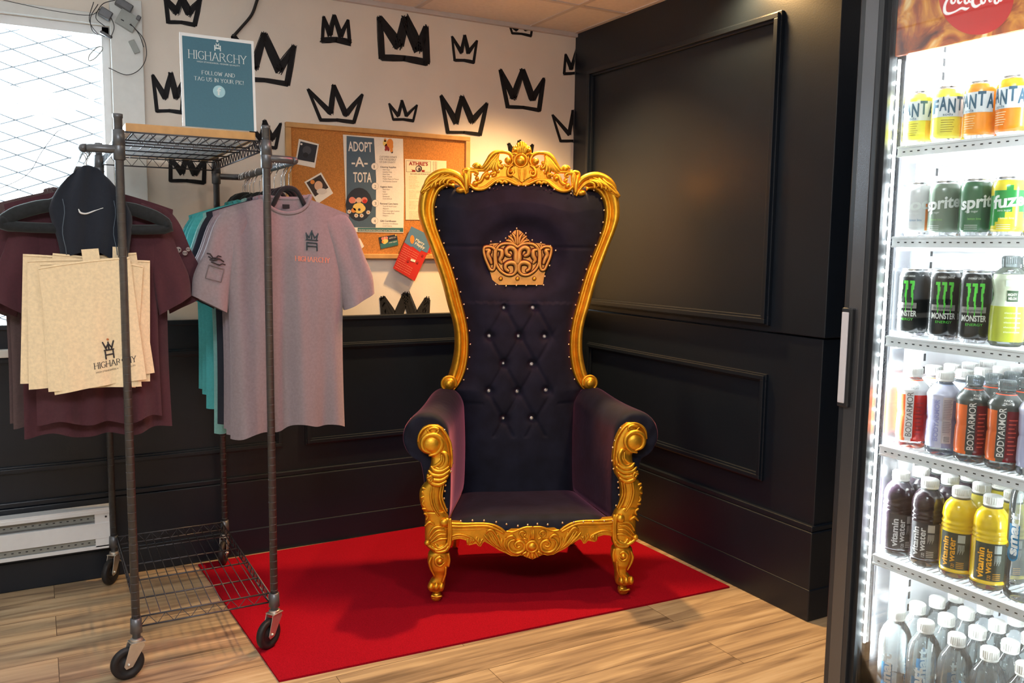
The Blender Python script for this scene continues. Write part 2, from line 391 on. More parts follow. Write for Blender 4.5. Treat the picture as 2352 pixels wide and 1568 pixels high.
# wainscot of the crown wall
b = MB(); b.bb(XL, 0.0, -.018, 0, 0, 1.03); b.bb(XL, 0, -.03, 0, 1.022, 1.042)
wn = struct('trim_1', b, M['navy'], bevel=.003)
fb = lambda a, z, o: (a, -.018-o, z)
for a0, a1 in ((-3.2, -2.72), (-2.66, -1.52), (-1.42, -.16)):
    b = MB(); moulding(b, fb, a0, a1, .462, .92, .03, .018); b.build('panel_moulding', M['navy'], wn, .002)
b = MB(); b.bb(XL, 0, -.036, 0, 0, .33); b.bb(XL, 0, -.041, 0, 0, .115); b.bb(XL, 0, -.030, 0, .33, .352)
struct('baseboard_back', b, M['navy'], bevel=.004)
# window: frame, glass, casing pillar, security mesh
b = MB()
for x0, x1, z0, z1 in ((WX0, WX1, WZ1-.035, WZ1), (WX0, WX1, WZ0, WZ0+.03), (WX1-.03, WX1, WZ0, WZ1), (WX0, WX0+.03, WZ0, WZ1)): b.bb(x0, x1, .012, .075, z0, z1)
win = struct('window_1', b, M['white'], bevel=.003)
b = MB(); b.bb(WX0+.02, WX1-.02, .05, .056, WZ0+.02, WZ1-.02); b.build('window_pane', M['wglass'], win)
b = MB()
def lat(s):
    d = 0
    p = .075; q = .033
    z0, z1, x0, x1 = WZ0-.02, WZ1+.02, WX0-.02, WX1+.02
    k = -60
    while k < 60:
        # line z - z0 = s*q/p*(x-x0) + k*q*2
        pts = []
        xa, xb = x0, x1
        za = z0+k*q*1.0*2+(0 if s > 0 else 0); f = lambda x: za+s*(q/p*1.0)*(x-x0)*2
        # clip
        lo, hi = xa, xb
        sl = s*2*q/p
        for zz, cmp_ in ((z0, 1), (z1, -1)):
            xi = x0+(zz-za)/sl
            if sl*cmp_ > 0: lo = max(lo, xi)
            else: hi = min(hi, xi)
        if hi-lo > .01: b.tube([(lo, .085, f(lo)), (hi, .085, f(hi))], .0024, 4, round_ends=False)
        k += 1
lat(.42); lat(-.42)
b.build('security_mesh', mat('mesh_steel', S(96, 100, 104), .5, metal=.4), win)
b = MB(); b.bb(-2.16, -2.045, -.035, 0, 1.04, 2.30); b.bb(WX0-.1, -2.045, -.02, 0, 2.195, 2.235); b.bb(WX0-.05, -2.10, -.05, 0, .92, .95)
struct('trim_2', b, M['casing'], bevel=.003)
# painted crowns (brush strokes on the plaster)
ZA = lambda x, y: (520+x*.34439, y*.34439)
ZB = lambda x, y: (x*.3189, y*.3189)
ZD = lambda x, y: (640+x*.28702, 270+y*.28702)
ZE = lambda x, y: (940+x*.24869, 310+y*.24869)
ZI = lambda x, y: (x, y)
CR_ = [
 (ZA, .344, (45, 240), (250, 230), (450, 310), (185, 450), (352, 462), (115, 530), (405, 560), 56, 28),
 (ZA, .344, (648, 115), (718, 105), (810, 135), (690, 232), (762, 240), (640, 270), (822, 284), 32, 34),
 (ZA, .344, (1020, 118), (1190, 122), (1328, 185), (1148, 300), (1280, 325), (1036, 385), (1335, 418), 64, 36),
 (ZA, .344, (1505, 245), (1588, 238), (1670, 272), (1566, 348), (1612, 350), (1522, 402), (1648, 416), 24, 18),
 (ZA, .344, (1888, 168), (1962, 168), (2040, 185), (1932, 198), (1996, 198), (1906, 222), (2030, 240), 20, 14),
 (ZA, .344, (2262, 365), (2345, 340), (2440, 380), (2300, 455), (2380, 465), (2252, 492), (2420, 500), 26, 18),
 (ZA, .344, (1826, 468), (1975, 468), (2115, 528), (1915, 648), (2040, 660), (1875, 712), (2085, 735), 40, 20),
 (ZA, .344, (545, 598), (715, 572), (905, 632), (695, 752), (795, 764), (628, 800), (850, 815), 34, 20),
 (ZA, .344, (1085, 692), (1170, 672), (1270, 702), (1145, 772), (1200, 770), (1112, 797), (1245, 806), 21, 16),
 (ZA, .344, (1432, 642), (1570, 648), (1735, 692), (1530, 812), (1637, 808), (1476, 882), (1690, 896), 38, 18),
 (ZA, .344, (2175, 768), (2310, 738), (2420, 780), (2285, 895), (2350, 895), (2228, 940), (2400, 950), 24, 16),
 (ZB, .319, (1192, -6), (1310, -14), (1440, 0), (1272, 88), (1362, 95), (1212, 160), (1402, 180), 48, 24),
 (ZB, .319, (1228, 1140), (1342, 1122), (1475, 1142), (1310, 1242), (1402, 1250), (1228, 1302), (1468, 1316), 42, 22),
 (ZB, .319, (1790, 892), (1905, 872), (2020, 892), (1880, 1005), (1958, 1000), (1842, 1060), (1985, 1066), 34, 18),
 (ZD, .287, (830, 1445), (1020, 1420), (1188, 1452), (935, 1640), (1095, 1640), (860, 1760), (1160, 1760), 78, 40),
 (ZE, .2487, (918, 82), (1016, 62), (1138, 92), (975, 190), (1060, 190), (948, 250), (1108, 255), 44, 26),
 (ZB, .319, (1100, 545), (1230, 530), (1330, 560), (1190, 700), (1270, 700), (1130, 800), (1310, 810), 40, 22),
 (ZI, 1.0, (384, 522), (440, 510), (500, 530), (424, 600), (462, 600), (400, 636), (486, 640), 13, 8),
]
def brush(b, p, q, w0, w1, seed):
    rg = random.Random(seed); p = np.array(p); q = np.array(q); d = q-p; l = np.linalg.norm(d)+1e-9; d = d/l; n = np.array([-d[1], d[0]])
    nb = 9; w0 *= 1.22; w1 *= 1.16
    b.poly([tuple(p+n*w0*.36-d*w0*.15), tuple(q+n*w1*.40+d*w1*.2), tuple(q-n*w1*.40+d*w1*.2), tuple(p-n*w0*.36-d*w0*.15)], wp, .0006, .0018)
    for i in range(nb):
        s = (i+.5)/nb*2-1
        e0 = rg.uniform(-.15, .55)*w0*(1.0-.3*abs(s)); e1 = rg.uniform(-.1, .45)*w1*(1-.3*abs(s))
        th = .62/nb*rg.uniform(.7, 1.25)
        a = p+n*s*w0*.5-d*e0; c = q+n*s*w1*.5+d*e1; md = (a+c)/2+n*rg.uniform(-.05, .05)*w0
        pts = [tuple(a+n*w0*th*.6), tuple(md+n*(w0+w1)/2*th), tuple(c+n*w1*th*.6), tuple(c-n*w1*th*.6), tuple(md-n*(w0+w1)/2*th), tuple(a-n*w0*th*.6)]
        b.poly(pts, wp, .0006, .0016+.0004*(i % 3))
def wp(px, py, d):
    P = at(px, py, 1, 0.0)
    return (min(P[0], -.001), -d, min(P[2], ZC-.001))
for ci, (Z, k, Lp, Mp, Rp, V1, V2, BL, BR, w, wb) in enumerate(CR_):
    b = MB(); w *= k; wb *= k
    P = [Z(*q) for q in (Lp, Mp, Rp, V1, V2, BL, BR)]
    Lp, Mp, Rp, V1, V2, BL, BR = P
    ml = lambda a, c, t: (a[0]*(1-t)+c[0]*t, a[1]*(1-t)+c[1]*t)
    brush(b, Lp, V1, w*.55, w*1.05, ci*10+1); brush(b, V1, Mp, w*.95, w*.7, ci*10+2); brush(b, Mp, V2, w*.75, w*1.05, ci*10+3)
    brush(b, V2, Rp, w*1.0, w*.5, ci*10+4); brush(b, Lp, BL, w*.5, w*.62, ci*10+5); brush(b, Rp, BR, w*.55, w*.68, ci*10+6)
    mid = ((BL[0]+BR[0])/2, (BL[1]+BR[1])/2-wb*.35)
    brush(b, BL, mid, wb, wb*.95, ci*10+7); brush(b, mid, BR, wb*.95, wb*1.2, ci*10+8)
    b.build('painted_crown', M['crownpaint'], wall_back, recalc=False)
# ============================================================ red carpet
b = MB()
rp = [(-1.899, -.073), (-.85, -.05), (-.42, -.40), (-.102, -.717), (-.047, -1.298), (-.811, -1.262), (-1.86, -1.215)]
rp2 = [(-1.90, -.075), (-1.40, -.062), (-.86, -.050), (-.40, -.32), (-.06, -.58), (-.045, -1.298), (-.44, -1.283), (-.811, -1.262), (-1.35, -1.238), (-1.84, -1.215)]
b.poly(rp2, lambda x, y, d: (x, y, d), .0, .007)
tag(b.build('carpet', M['carpet']), 'red rectangular carpet on the plank floor under the golden throne', 'carpet')

# ============================================================ throne  (local: x right, y back, z up, origin between the front feet)
RZ = math.atan2(TX[1], TX[0])
throne = empty('throne', (TO[0], TO[1], .007), RZ, 'tall gold-carved throne with navy velvet upholstery and crystal buttons on red carpet', 'throne')
YB = lambda z: .475+.045*(z-.75)     # plane of the leaning back frame
def TB(px, py, off=0.0):
    Y = .5
    for _ in range(3): x, z = T(px, py, Y-off); Y = YB(z)
    return np.array([x, Y-off, z-.007])
XC = TB(1192, 430)[0]
def frame_pts(pix, off=0.0): return [TB(px, py, off)-[XC*0, 0, 0] for px, py in pix]
def mir(p): p = np.array(p, float); return np.array([-p[0], *p[1:]])
def both(fn):
    fn(lambda p: np.array(p, float)); fn(mir)
# --- back frame sides : sweep with rounded section and inner bead
OUT = [(1012, 902), (1024, 882), (1033, 858), (1040, 833), (1045, 803), (1045, 767), (1040, 736), (1030, 703), (1015, 646), (1000, 601), (985, 559), (970, 521), (962, 494), (961, 472), (964, 449), (970, 428), (981, 411), (998, 399), (1020, 393), (1040, 396)]
INN = [(1045, 893), (1056, 880), (1066, 860), (1072, 838), (1076, 808), (1076, 770), (1071, 735), (1062, 698), (1046, 640), (1030, 592), (1014, 552), (1003, 520), (999, 497), (998, 476), (1002, 455), (1009, 441), (1018, 433), (1028, 430), (1036, 430), (1044, 434)]
INN = INN[:14]+[(1002, 456), (1008, 443), (1015, 435), (1024, 430), (1034, 429), (1044, 434)]
def side_frame(parent):
    for sgn in (0, 1):
        mv = mir if sgn else (lambda p: np.array(p, float))
        o = cr([TB(*p) for p in OUT], 4); i = cr([TB(*p) for p in INN], 4)
        prof = [(-.02, -.045), (0, -.005), (.04, .012), (.15, .030), (.30, .036), (.45, .030), (.58, .012), (.68, .006), (.74, .016), (.82, .028), (.92, .026), (1.0, .010), (1.0, -.045)]
        n = len(prof); vs = []; fs = []
        for A, B in zip(o, i):
            for s, h in prof: vs.append(mv(A+(B-A)*s+np.array([0, -h, 0])))
        for j in range(len(o)-1):
            for k in range(n): fs.append((j*n+k, j*n+(k+1) % n, (j+1)*n+(k+1) % n, (j+1)*n+k))
        fs += [tuple(range(n)), tuple((len(o)-1)*n+k for k in range(n))]
        b = MB(); b.add(vs, fs, 0, True)
        # bottom volute
        c = TB(1031, 880, .03)
        for r, d in ((.030, .0), (.020, -.012)): b.ball(mv(c+[0, d, 0]), r, (1, .8, 1), nu=18, nv=12)
        b.tube([mv(c+np.array([.031*math.cos(a), -.008, .031*math.sin(a)])) for a in np.linspace(-.4, 4.8, 22)], .0055, 6)
        # acanthus leaf sweeping over the top corner to the crest
        L1 = [(975, 440), (980, 418), (996, 402), (1020, 394), (1046, 399), (1064, 414), (1074, 438)]
        b.tube([mv(TB(*p, .03)) for p in L1], [.006, .010, .013, .014, .013, .011, .005], 8, spline=4)
        rr = [((968, 441), (984, 420), (1000, 410), (1008, 402)), ((974, 437), (990, 424), (1003, 414), (1018, 401)), ((990, 430), (997, 418), (1012, 408), (1030, 401)),
              ((1000, 427), (1002, 417), (1020, 408), (1040, 405)), ((1010, 424), (1012, 416), (1026, 408), (1048, 411), (1062, 426)), ((1018, 420), (1021, 413), (1034, 409), (1052, 416), (1068, 438)), ((1027, 424), (1029, 416), (1040, 412), (1054, 420), (1064, 432), (1070, 444))]
        for q in rr: b.tube([mv(TB(*p, .036)) for p in q], [.0068]*(len(q)-1)+[.005], 6, spline=4, flat=1.3, up=(0, -1, 0))
        b.ball(mv(TB(1058, 437, .03)), .018, (1.15, 1, .75), nu=14)
        b.tube([mv(TB(*p, .03)) for p in ((1045, 420), (1052, 417), (1058, 421), (1061, 428))], .004, 6, spline=3)
        # grain lines of carved leaf edge
        b.tube([mv(TB(*p, .034)) for p in ((969, 444), (985, 434), (998, 426), (1012, 419), (1026, 424))], .0035, 6, spline=3)
        b.build('back_frame', M['gold'], parent)
side_frame(throne)
# --- crest
zc = lambda x, y: (1070+x*.08291, 320+y*.08291)
def C(x, y, off=.03):
    p = TB(*zc(x, y), off); p[0] -= TB(*zc(1484, 700))[0]; return p
def CP2(a, b_, d): return (a, YB(b_)+.0-d, b_)
b = MB()
left = [(1484, 1275), (1300, 1240), (1150, 1190), (1050, 1150), (880, 1150), (780, 1200), (650, 1280), (520, 1370), (380, 1405), (250, 1375), (140, 1310), (70, 1250), (50, 1100), (90, 1180), (140, 1180), (230, 1310), (300, 1240), (400, 1160), (470, 1060), (620, 1060), (700, 1000), (790, 900), (860, 880), (960, 800), (1010, 735), (1120, 745), (1230, 700), (1285, 620), (1285, 450), (1250, 330), (1310, 190), (1390, 110), (1484, 72)]
left = [p for p in left if p not in ((50, 1100), (90, 1180), (140, 1180))]
pl = [C(*p, 0)[[0, 2]] for p in left]; plate = [tuple(p) for p in pl]+[(-p[0], p[1]) for p in pl[-2:0:-1]]
b.poly(plate, lambda a, z, d: (a, YB(z)-d, z), -.015, .028)
def sc(b, pts, rad, off=.03, seg=8, k=1.0, sp=5, flat=1.0):
    for mv in (lambda p: np.array(p, float), mir):
        k_ = 1.42; rr = rad*k_ if np.isscalar(rad) else [q*k_ for q in rad]
        b.tube([mv(C(x, y, off)) for x, y in pts], (rr*.000158*k if np.isscalar(rr) else [q*.000158*k for q in rr]), seg, spline=sp, up=(0, -1, 0), flat=flat)
def bl(b, x, y, r, off=.03, sc_=(1, 1, 1)):
    for mv in (lambda p: np.array(p, float), mir): b.ball(mv(C(x, y, off)), r*.000158, sc_, nu=14, nv=10)
sc(b, [(390, 800), (480, 715), (570, 590), (660, 460), (770, 375), (920, 345), (1090, 360), (1210, 430), (1262, 540), (1262, 630), (1200, 710), (1100, 735), (1020, 690)], [20, 32, 42, 48, 46, 38, 36, 36, 34, 32, 30, 26, 14])
bl(b, 1130, 590, 98, .035)
for q in ([(830, 400), (700, 560), (590, 700), (500, 800), (420, 860)], [(860, 430), (720, 600), (640, 720), (570, 830), (500, 900)], [(850, 470), (760, 590), (690, 700), (640, 800), (620, 850)],
          [(850, 520), (780, 620), (740, 720), (720, 820), (760, 930)], [(850, 560), (810, 660), (800, 760), (830, 860), (870, 900)], [(840, 560), (850, 650), (880, 740), (950, 770), (970, 700)], [(850, 480), (840, 580), (880, 660), (930, 640)]):
    sc(b, q, [26, 40, 42, 38, 22], .03) if len(q) == 5 else sc(b, q, [20, 34, 30, 24], .03)
bl(b, 920, 620, 50)
sc(b, [(90, 800), (180, 830), (280, 850), (400, 850), (470, 870)], [20, 28, 30, 30, 20])
bl(b, 270, 750, 95, .025); sc(b, [(160, 740), (200, 690), (290, 675), (360, 720), (375, 790)], 22)
sc(b, [(10, 1300), (15, 1000), (60, 880), (150, 870), (230, 890), (280, 940), (250, 990), (200, 970)], [40, 46, 44, 42, 36, 30, 24, 20])
sc(b, [(0, 1460), (-10, 1250), (-60, 1000), (-110, 880), (-60, 840), (40, 850), (60, 1000), (50, 1250)], [30, 46, 44, 30, 34, 40, 44, 34])
sc(b, [(-20, 1400), (-30, 1150), (-60, 950)], [40, 50, 30], .036)
bl(b, 270, 1080, 62); bl(b, 220, 1225, 82, .035)
sc(b, [(220, 1190), (330, 1180), (400, 1120), (450, 1010), (530, 940), (600, 970), (600, 1040)], [30, 36, 38, 36, 34, 28, 20])
bl(b, 550, 1040, 70, .033); sc(b, [(620, 960), (700, 940), (760, 920), (770, 990), (700, 1015)], [26, 34, 36, 32, 24]); bl(b, 680, 960, 44, .038)
bl(b, 850, 890, 46)
sc(b, [(90, 1260), (180, 1350), (330, 1385), (500, 1350), (650, 1250), (780, 1150), (900, 1110), (1060, 1110), (1200, 1170), (1340, 1235), (1484, 1255)], 34, .036)
sc(b, [(240, 1335), (340, 1345), (480, 1310), (620, 1210), (760, 1110), (900, 1070), (1080, 1060), (1240, 1120), (1360, 1190), (1484, 1215)], 22, .036)
sc(b, [(820, 1180), (900, 1150), (960, 1200), (1040, 1150), (1090, 1200)], 30, .036)
# central shield and scrolls
sh = [(1484, 1205), (1360, 1110), (1220, 1020), (1290, 950), (1270, 800), (1330, 740), (1484, 770)]
pp = [C(*p, 0)[[0, 2]] for p in sh]; shp = [tuple(p) for p in pp]+[(-p[0], p[1]) for p in pp[-2:0:-1]]
b.poly(shp, lambda a, z, d: (a, YB(z)-d, z), .02, .042)
sc(b, [(1270, 710), (1180, 770), (1130, 870), (1140, 970), (1210, 1000), (1270, 950), (1270, 890), (1215, 870)], [20, 28, 34, 36, 34, 30, 24, 30], .036)
bl(b, 1220, 895, 44, .045)
for x in (1420, 1450): sc(b, [(x, 800), (x+5, 980), (1484-(1484-x)*.5, 1120)], [14, 12, 5], .044)
cc = C(1484, 590, .04)
b.tube([cc+np.array([.0265*math.cos(a), 0, .0265*math.sin(a)]) for a in np.linspace(0, 2*PI, 28, endpoint=False)], .0062, 8, closed=True)
b.ball(cc, .021, (1, .8, 1), nu=20, nv=12)
# palmette
for q in ([(1484, 380), (1484, 200), (1484, 75)], [(1450, 380), (1420, 240), (1410, 120)], [(1420, 370), (1380, 260), (1350, 180)]): sc(b, q, [40, 50, 22], .03)
sc(b, [(1380, 420), (1300, 380), (1225, 400), (1200, 370)], [40, 34, 24, 10], .03)
bl(b, 1315, 290, 58, .036); sc(b, [(1250, 330), (1300, 210), (1380, 250)], [12, 22, 14], .03)
b.build('crest', M['gold'], throne)
# --- upholstered back
HW = sorted([(TB(*p)[2], abs(TB(*p)[0])) for p in INN])
HW = [(.28, .245), (.5, .245), (.68, .245)]+[(z, x) for z, x in HW if z > .72]
def hw(z): return float(np.interp(z, [a for a, _ in HW], [c for _, c in HW]))
TOPP = [(1020, 433), (1045, 438), (1075, 445), (1095, 442), (1120, 434), (1145, 428), (1170, 426), (1192, 425)]
TOPZ = sorted([(abs(TB(*p)[0]-TB(1192, 425)[0]), TB(*p)[2]+.026) for p in TOPP])
TOPZ = [(0, TOPZ[0][1])]+TOPZ
def ztop(x): return float(np.interp(abs(x), [a for a, _ in TOPZ], [c for _, c in TOPZ]))
BTN = [(1157, 706), (1223, 706), (1124, 771), (1190, 771), (1250, 772), (1156, 834), (1220, 835), (1123, 897), (1187, 898), (1253, 895), (1156, 960), (1220, 959)]
BT = [TB(px, py, .04) for px, py in BTN]
def back_y(x, z):
    h = hw(z)+.004; u = min(1, abs(x)/h)
    d = .066*(1-u**5)**.8*min(1, max(0, (ztop(x)-z)/.10))**.5
    if z < 1.12: d += .012*(1-u*u)
    for q in BT:
        r2 = ((x-q[0])**2+(z-q[2])**2); d -= .028*math.exp(-r2/.00022)+.008*math.exp(-r2/.0011)
    # diamond pleats between the buttons
    if .55 < z < 1.18:
        for sx, sz in ((.065, .065),):
            fr_ = lambda t: abs((t+.5) % 1-.5)
            z0 = BT[0][2]; x0 = BT[0][0]
            a = fr_(((x-x0)/.1385+(z-z0)/.239)); c = fr_(((x-x0)/.1385-(z-z0)/.239))
            w = min(1, max(0, (1.13-z)/.05))*min(1, max(0, (.16-abs(x))/.04))
            d -= w*(.006*math.exp(-(a/.07)**2)+.006*math.exp(-(c/.07)**2))
    # recess of the crown
    rx, rz = x/.175, (z-1.31)/.155; rr = math.sqrt(rx*rx+rz*rz)
    d -= .046*(1/(1+math.exp((rr-1.0)/.10)))
    # horizontal seams
    if abs(x) > .13: d -= .005*math.exp(-((z-1.355)/.006)**2)
    d -= .004*math.exp(-((z-.69)/.006)**2)*(1 if abs(x) > .16 else 0)
    return YB(z)+.002-d
def back_pt(u, v):
    x0 = (u*2-1); z1 = ztop(x0*.39); 
    z = .27+(ztop(x0*hw(1.55))-.27)*v
    x = x0*(hw(min(z, 1.60))+.004)
    z = min(z, ztop(x)); return (x, back_y(x, z), z)
b = MB(); b.grid(back_pt, 120, 220)
b.grid(lambda u, v: (back_pt(u, v)[0]*1.0, YB(back_pt(u, v)[2])+.03, back_pt(u, v)[2]), 16, 20)
# deeper rear shell of the backrest
b.build('back_upholstery', M['velvet'], throne, recalc=False)
b = MB()
def shell(u, v):
    z = .30+1.28*v; x = (u*2-1)*(hw(z)+.03); return (x, YB(z)+.035+.03*(1-(u*2-1)**4), z)
b.grid(shell, 20, 30); b.build('back_panel', M['velvet'], throne, recalc=False)
for q in BT:
    b = MB(); y = back_y(q[0], q[2])-.006
    b.lathe([(.0075, .0), (.0105, .003), (.0085, .007), (.004, .009)], (q[0], y+.004, q[2]), 8, sm=False, R=Matrix.Rotation(PI/2, 3, 'X'))
    b.build('crystal_button', M['crystal'], throne)
# --- carved crown set into the back
zk = lambda x, y: (1095+x*.10204, 510+y*.10204)
OFFK = .030
kx0 = TB(*zk(915, 700), OFFK)[0]
def K(x, y, off=0.0): return TB(*zk(x, y), OFFK+off)
b = MB()
KO = [(915, 165), (990, 200), (1080, 285), (1150, 390), (1240, 465), (1410, 475), (1530, 490), (1640, 545), (1690, 600), (1700, 700), (1680, 800), (1610, 950), (1545, 1090), (1520, 1190), (1490, 1390), (1470, 1410), (430, 1410), (350, 1300), (290, 1090), (220, 930), (160, 760), (150, 600), (170, 560), (300, 490), (420, 475), (600, 470), (690, 400), (760, 280), (850, 190)]
b.poly([tuple(K(*p)[[0, 2]]) for p in KO], lambda a, z, d: (a, YB(z)-OFFK-d, z), -.02, .002, m=0)
def kk(pts, r=26, sp=5):
    for mx in (0, 1):
        q = [((1834-x) if mx else x, y) for x, y in pts]
        R = r if not np.isscalar(r) else [r]*len(pts)
        b.tube([K(x, y, .003) for x, y in q], [v*1.65*.00024 for v in R], 6, m=2, spline=sp, up=(0, -1, 0), flat=.30)
        b.tube([K(x, y, .005) for x, y in q], [v*.00024 for v in R], 8, m=0, spline=sp, up=(0, -1, 0), flat=.9)
kk([(915, 560), (820, 500), (700, 480), (560, 500), (470, 570), (430, 680), (430, 830), (450, 960), (520, 1080), (640, 1170), (740, 1195), (830, 1170), (885, 1090), (885, 980), (840, 920), (740, 910), (650, 960), (650, 1050), (710, 1100)], [22]*12+[30, 36, 38, 36, 32, 28, 24])
kk([(905, 920), (880, 820), (880, 700), (840, 610), (750, 570), (670, 620), (680, 720), (750, 760)], [40, 46, 40, 38, 38, 36, 34, 26])
kk([(480, 620), (560, 650), (560, 760), (520, 850), (560, 920)], [20, 34, 36, 30, 20])
kk([(410, 620), (330, 560), (230, 550), (165, 580), (160, 680), (200, 830), (260, 970), (310, 1070), (380, 1070), (410, 950), (400, 780), (410, 640)], 22)
kk([(210, 620), (280, 640), (250, 730), (300, 840), (330, 930)], [20, 34, 34, 30, 22])
for q in ([(915, 500), (915, 330), (915, 190)], [(880, 480), (860, 350), (800, 260)], [(850, 480), (790, 380), (720, 320)], [(820, 480), (740, 420), (670, 410)]): kk(q, [14, 20, 14])
kk([(400, 590), (380, 540), (360, 490)], [8, 12, 8]); kk([(400, 590), (430, 540), (470, 495)], [8, 12, 8])
for x in (540, 917, 1294): b.ball(K(x, 1275, .004), .0075, (1, .7, 1), 1, 12, 8); b.ball(K(x, 1275, .002), .0100, (1, .25, 1), 2, 12, 8)
b.build('crown_carving', [M['goldlight'], M['gold'], M['glaze']], throne)
tagk = throne.children[-1]
# --- nailheads
nl = MB(); nl.ball((0, 0, 0), .0042, (1, .8, 1), nu=10, nv=6)
nail0 = nl.build('nailhead', M['nail'], throne); first = [True]
def nail(p):
    o = nail0 if first[0] else nail0.copy()
    if not first[0]: COL.objects.link(o); o.parent = throne
    first[0] = False; o.location = tuple(map(float, p))
ip = cr([TB(*p) for p in INN], 6); acc = 0; last = ip[0]; L_ = []
for p in ip[2:]:
    acc += np.linalg.norm(p-last); last = p
    if acc > .0475: L_.append(p); acc = 0
for p in L_:
    for mv in (lambda q: np.array(q), mir):
        q = mv(p); q[1] -= .020; q[0] *= 1-.006/abs(q[0]) if abs(q[0]) > .01 else 1; nail(q)
for x, y in ((140, 1435), (620, 1340), (800, 1240), (990, 1270), (1185, 1245), (1420, 1275)):
    for mv in (lambda q: np.array(q), mir): nail(mv(C(x, y+8, .050)))
for x, y in ((900, 140), (760, 220), (650, 360), (530, 440), (320, 435), (1108, 248), (1250, 402), (1445, 460), (1655, 533), (1778, 637), (1642, 978), (1534, 1220), (1505, 1417), (1348, 1423), (1115, 1423), (893, 1423), (660, 1438), (428, 1408)): nail(K(x, y, .006))
# --- front posts : scrolled arm fronts, aprons and cabriole legs
zl = lambda x, y: (940+x/3.5625, 960+y/3.5625)
ROWS = [(58, 160, 235), (75, 118, 262), (100, 96, 290), (150, 70, 318), (200, 62, 336), (250, 75, 347), (285, 110, 350), (310, 175, 352), (370, 178, 352), (430, 160, 340), (480, 138, 330), (520, 142, 302), (545, 120, 290), (590, 90, 280), (640, 82, 275), (700, 90, 276), (760, 112, 290), (800, 128, 318), (840, 130, 330), (880, 128, 342), (950, 128, 343), (1020, 130, 340), (1060, 150, 330), (1092, 185, 312), (1110, 158, 328), (1160, 150, 336), (1200, 153, 328), (1250, 178, 312), (1300, 198, 300), (1340, 172, 296), (1385, 150, 292), (1412, 160, 280), (1422, 205, 250), (1445, 190, 262), (1480, 178, 262), (1505, 198, 245)]
def LZ(x, y, off=0): px, py = zl(x, y); q = T(px, py, -off); return np.array([q[0], -off, q[1]-.007])
def post(mv, name):
    pass
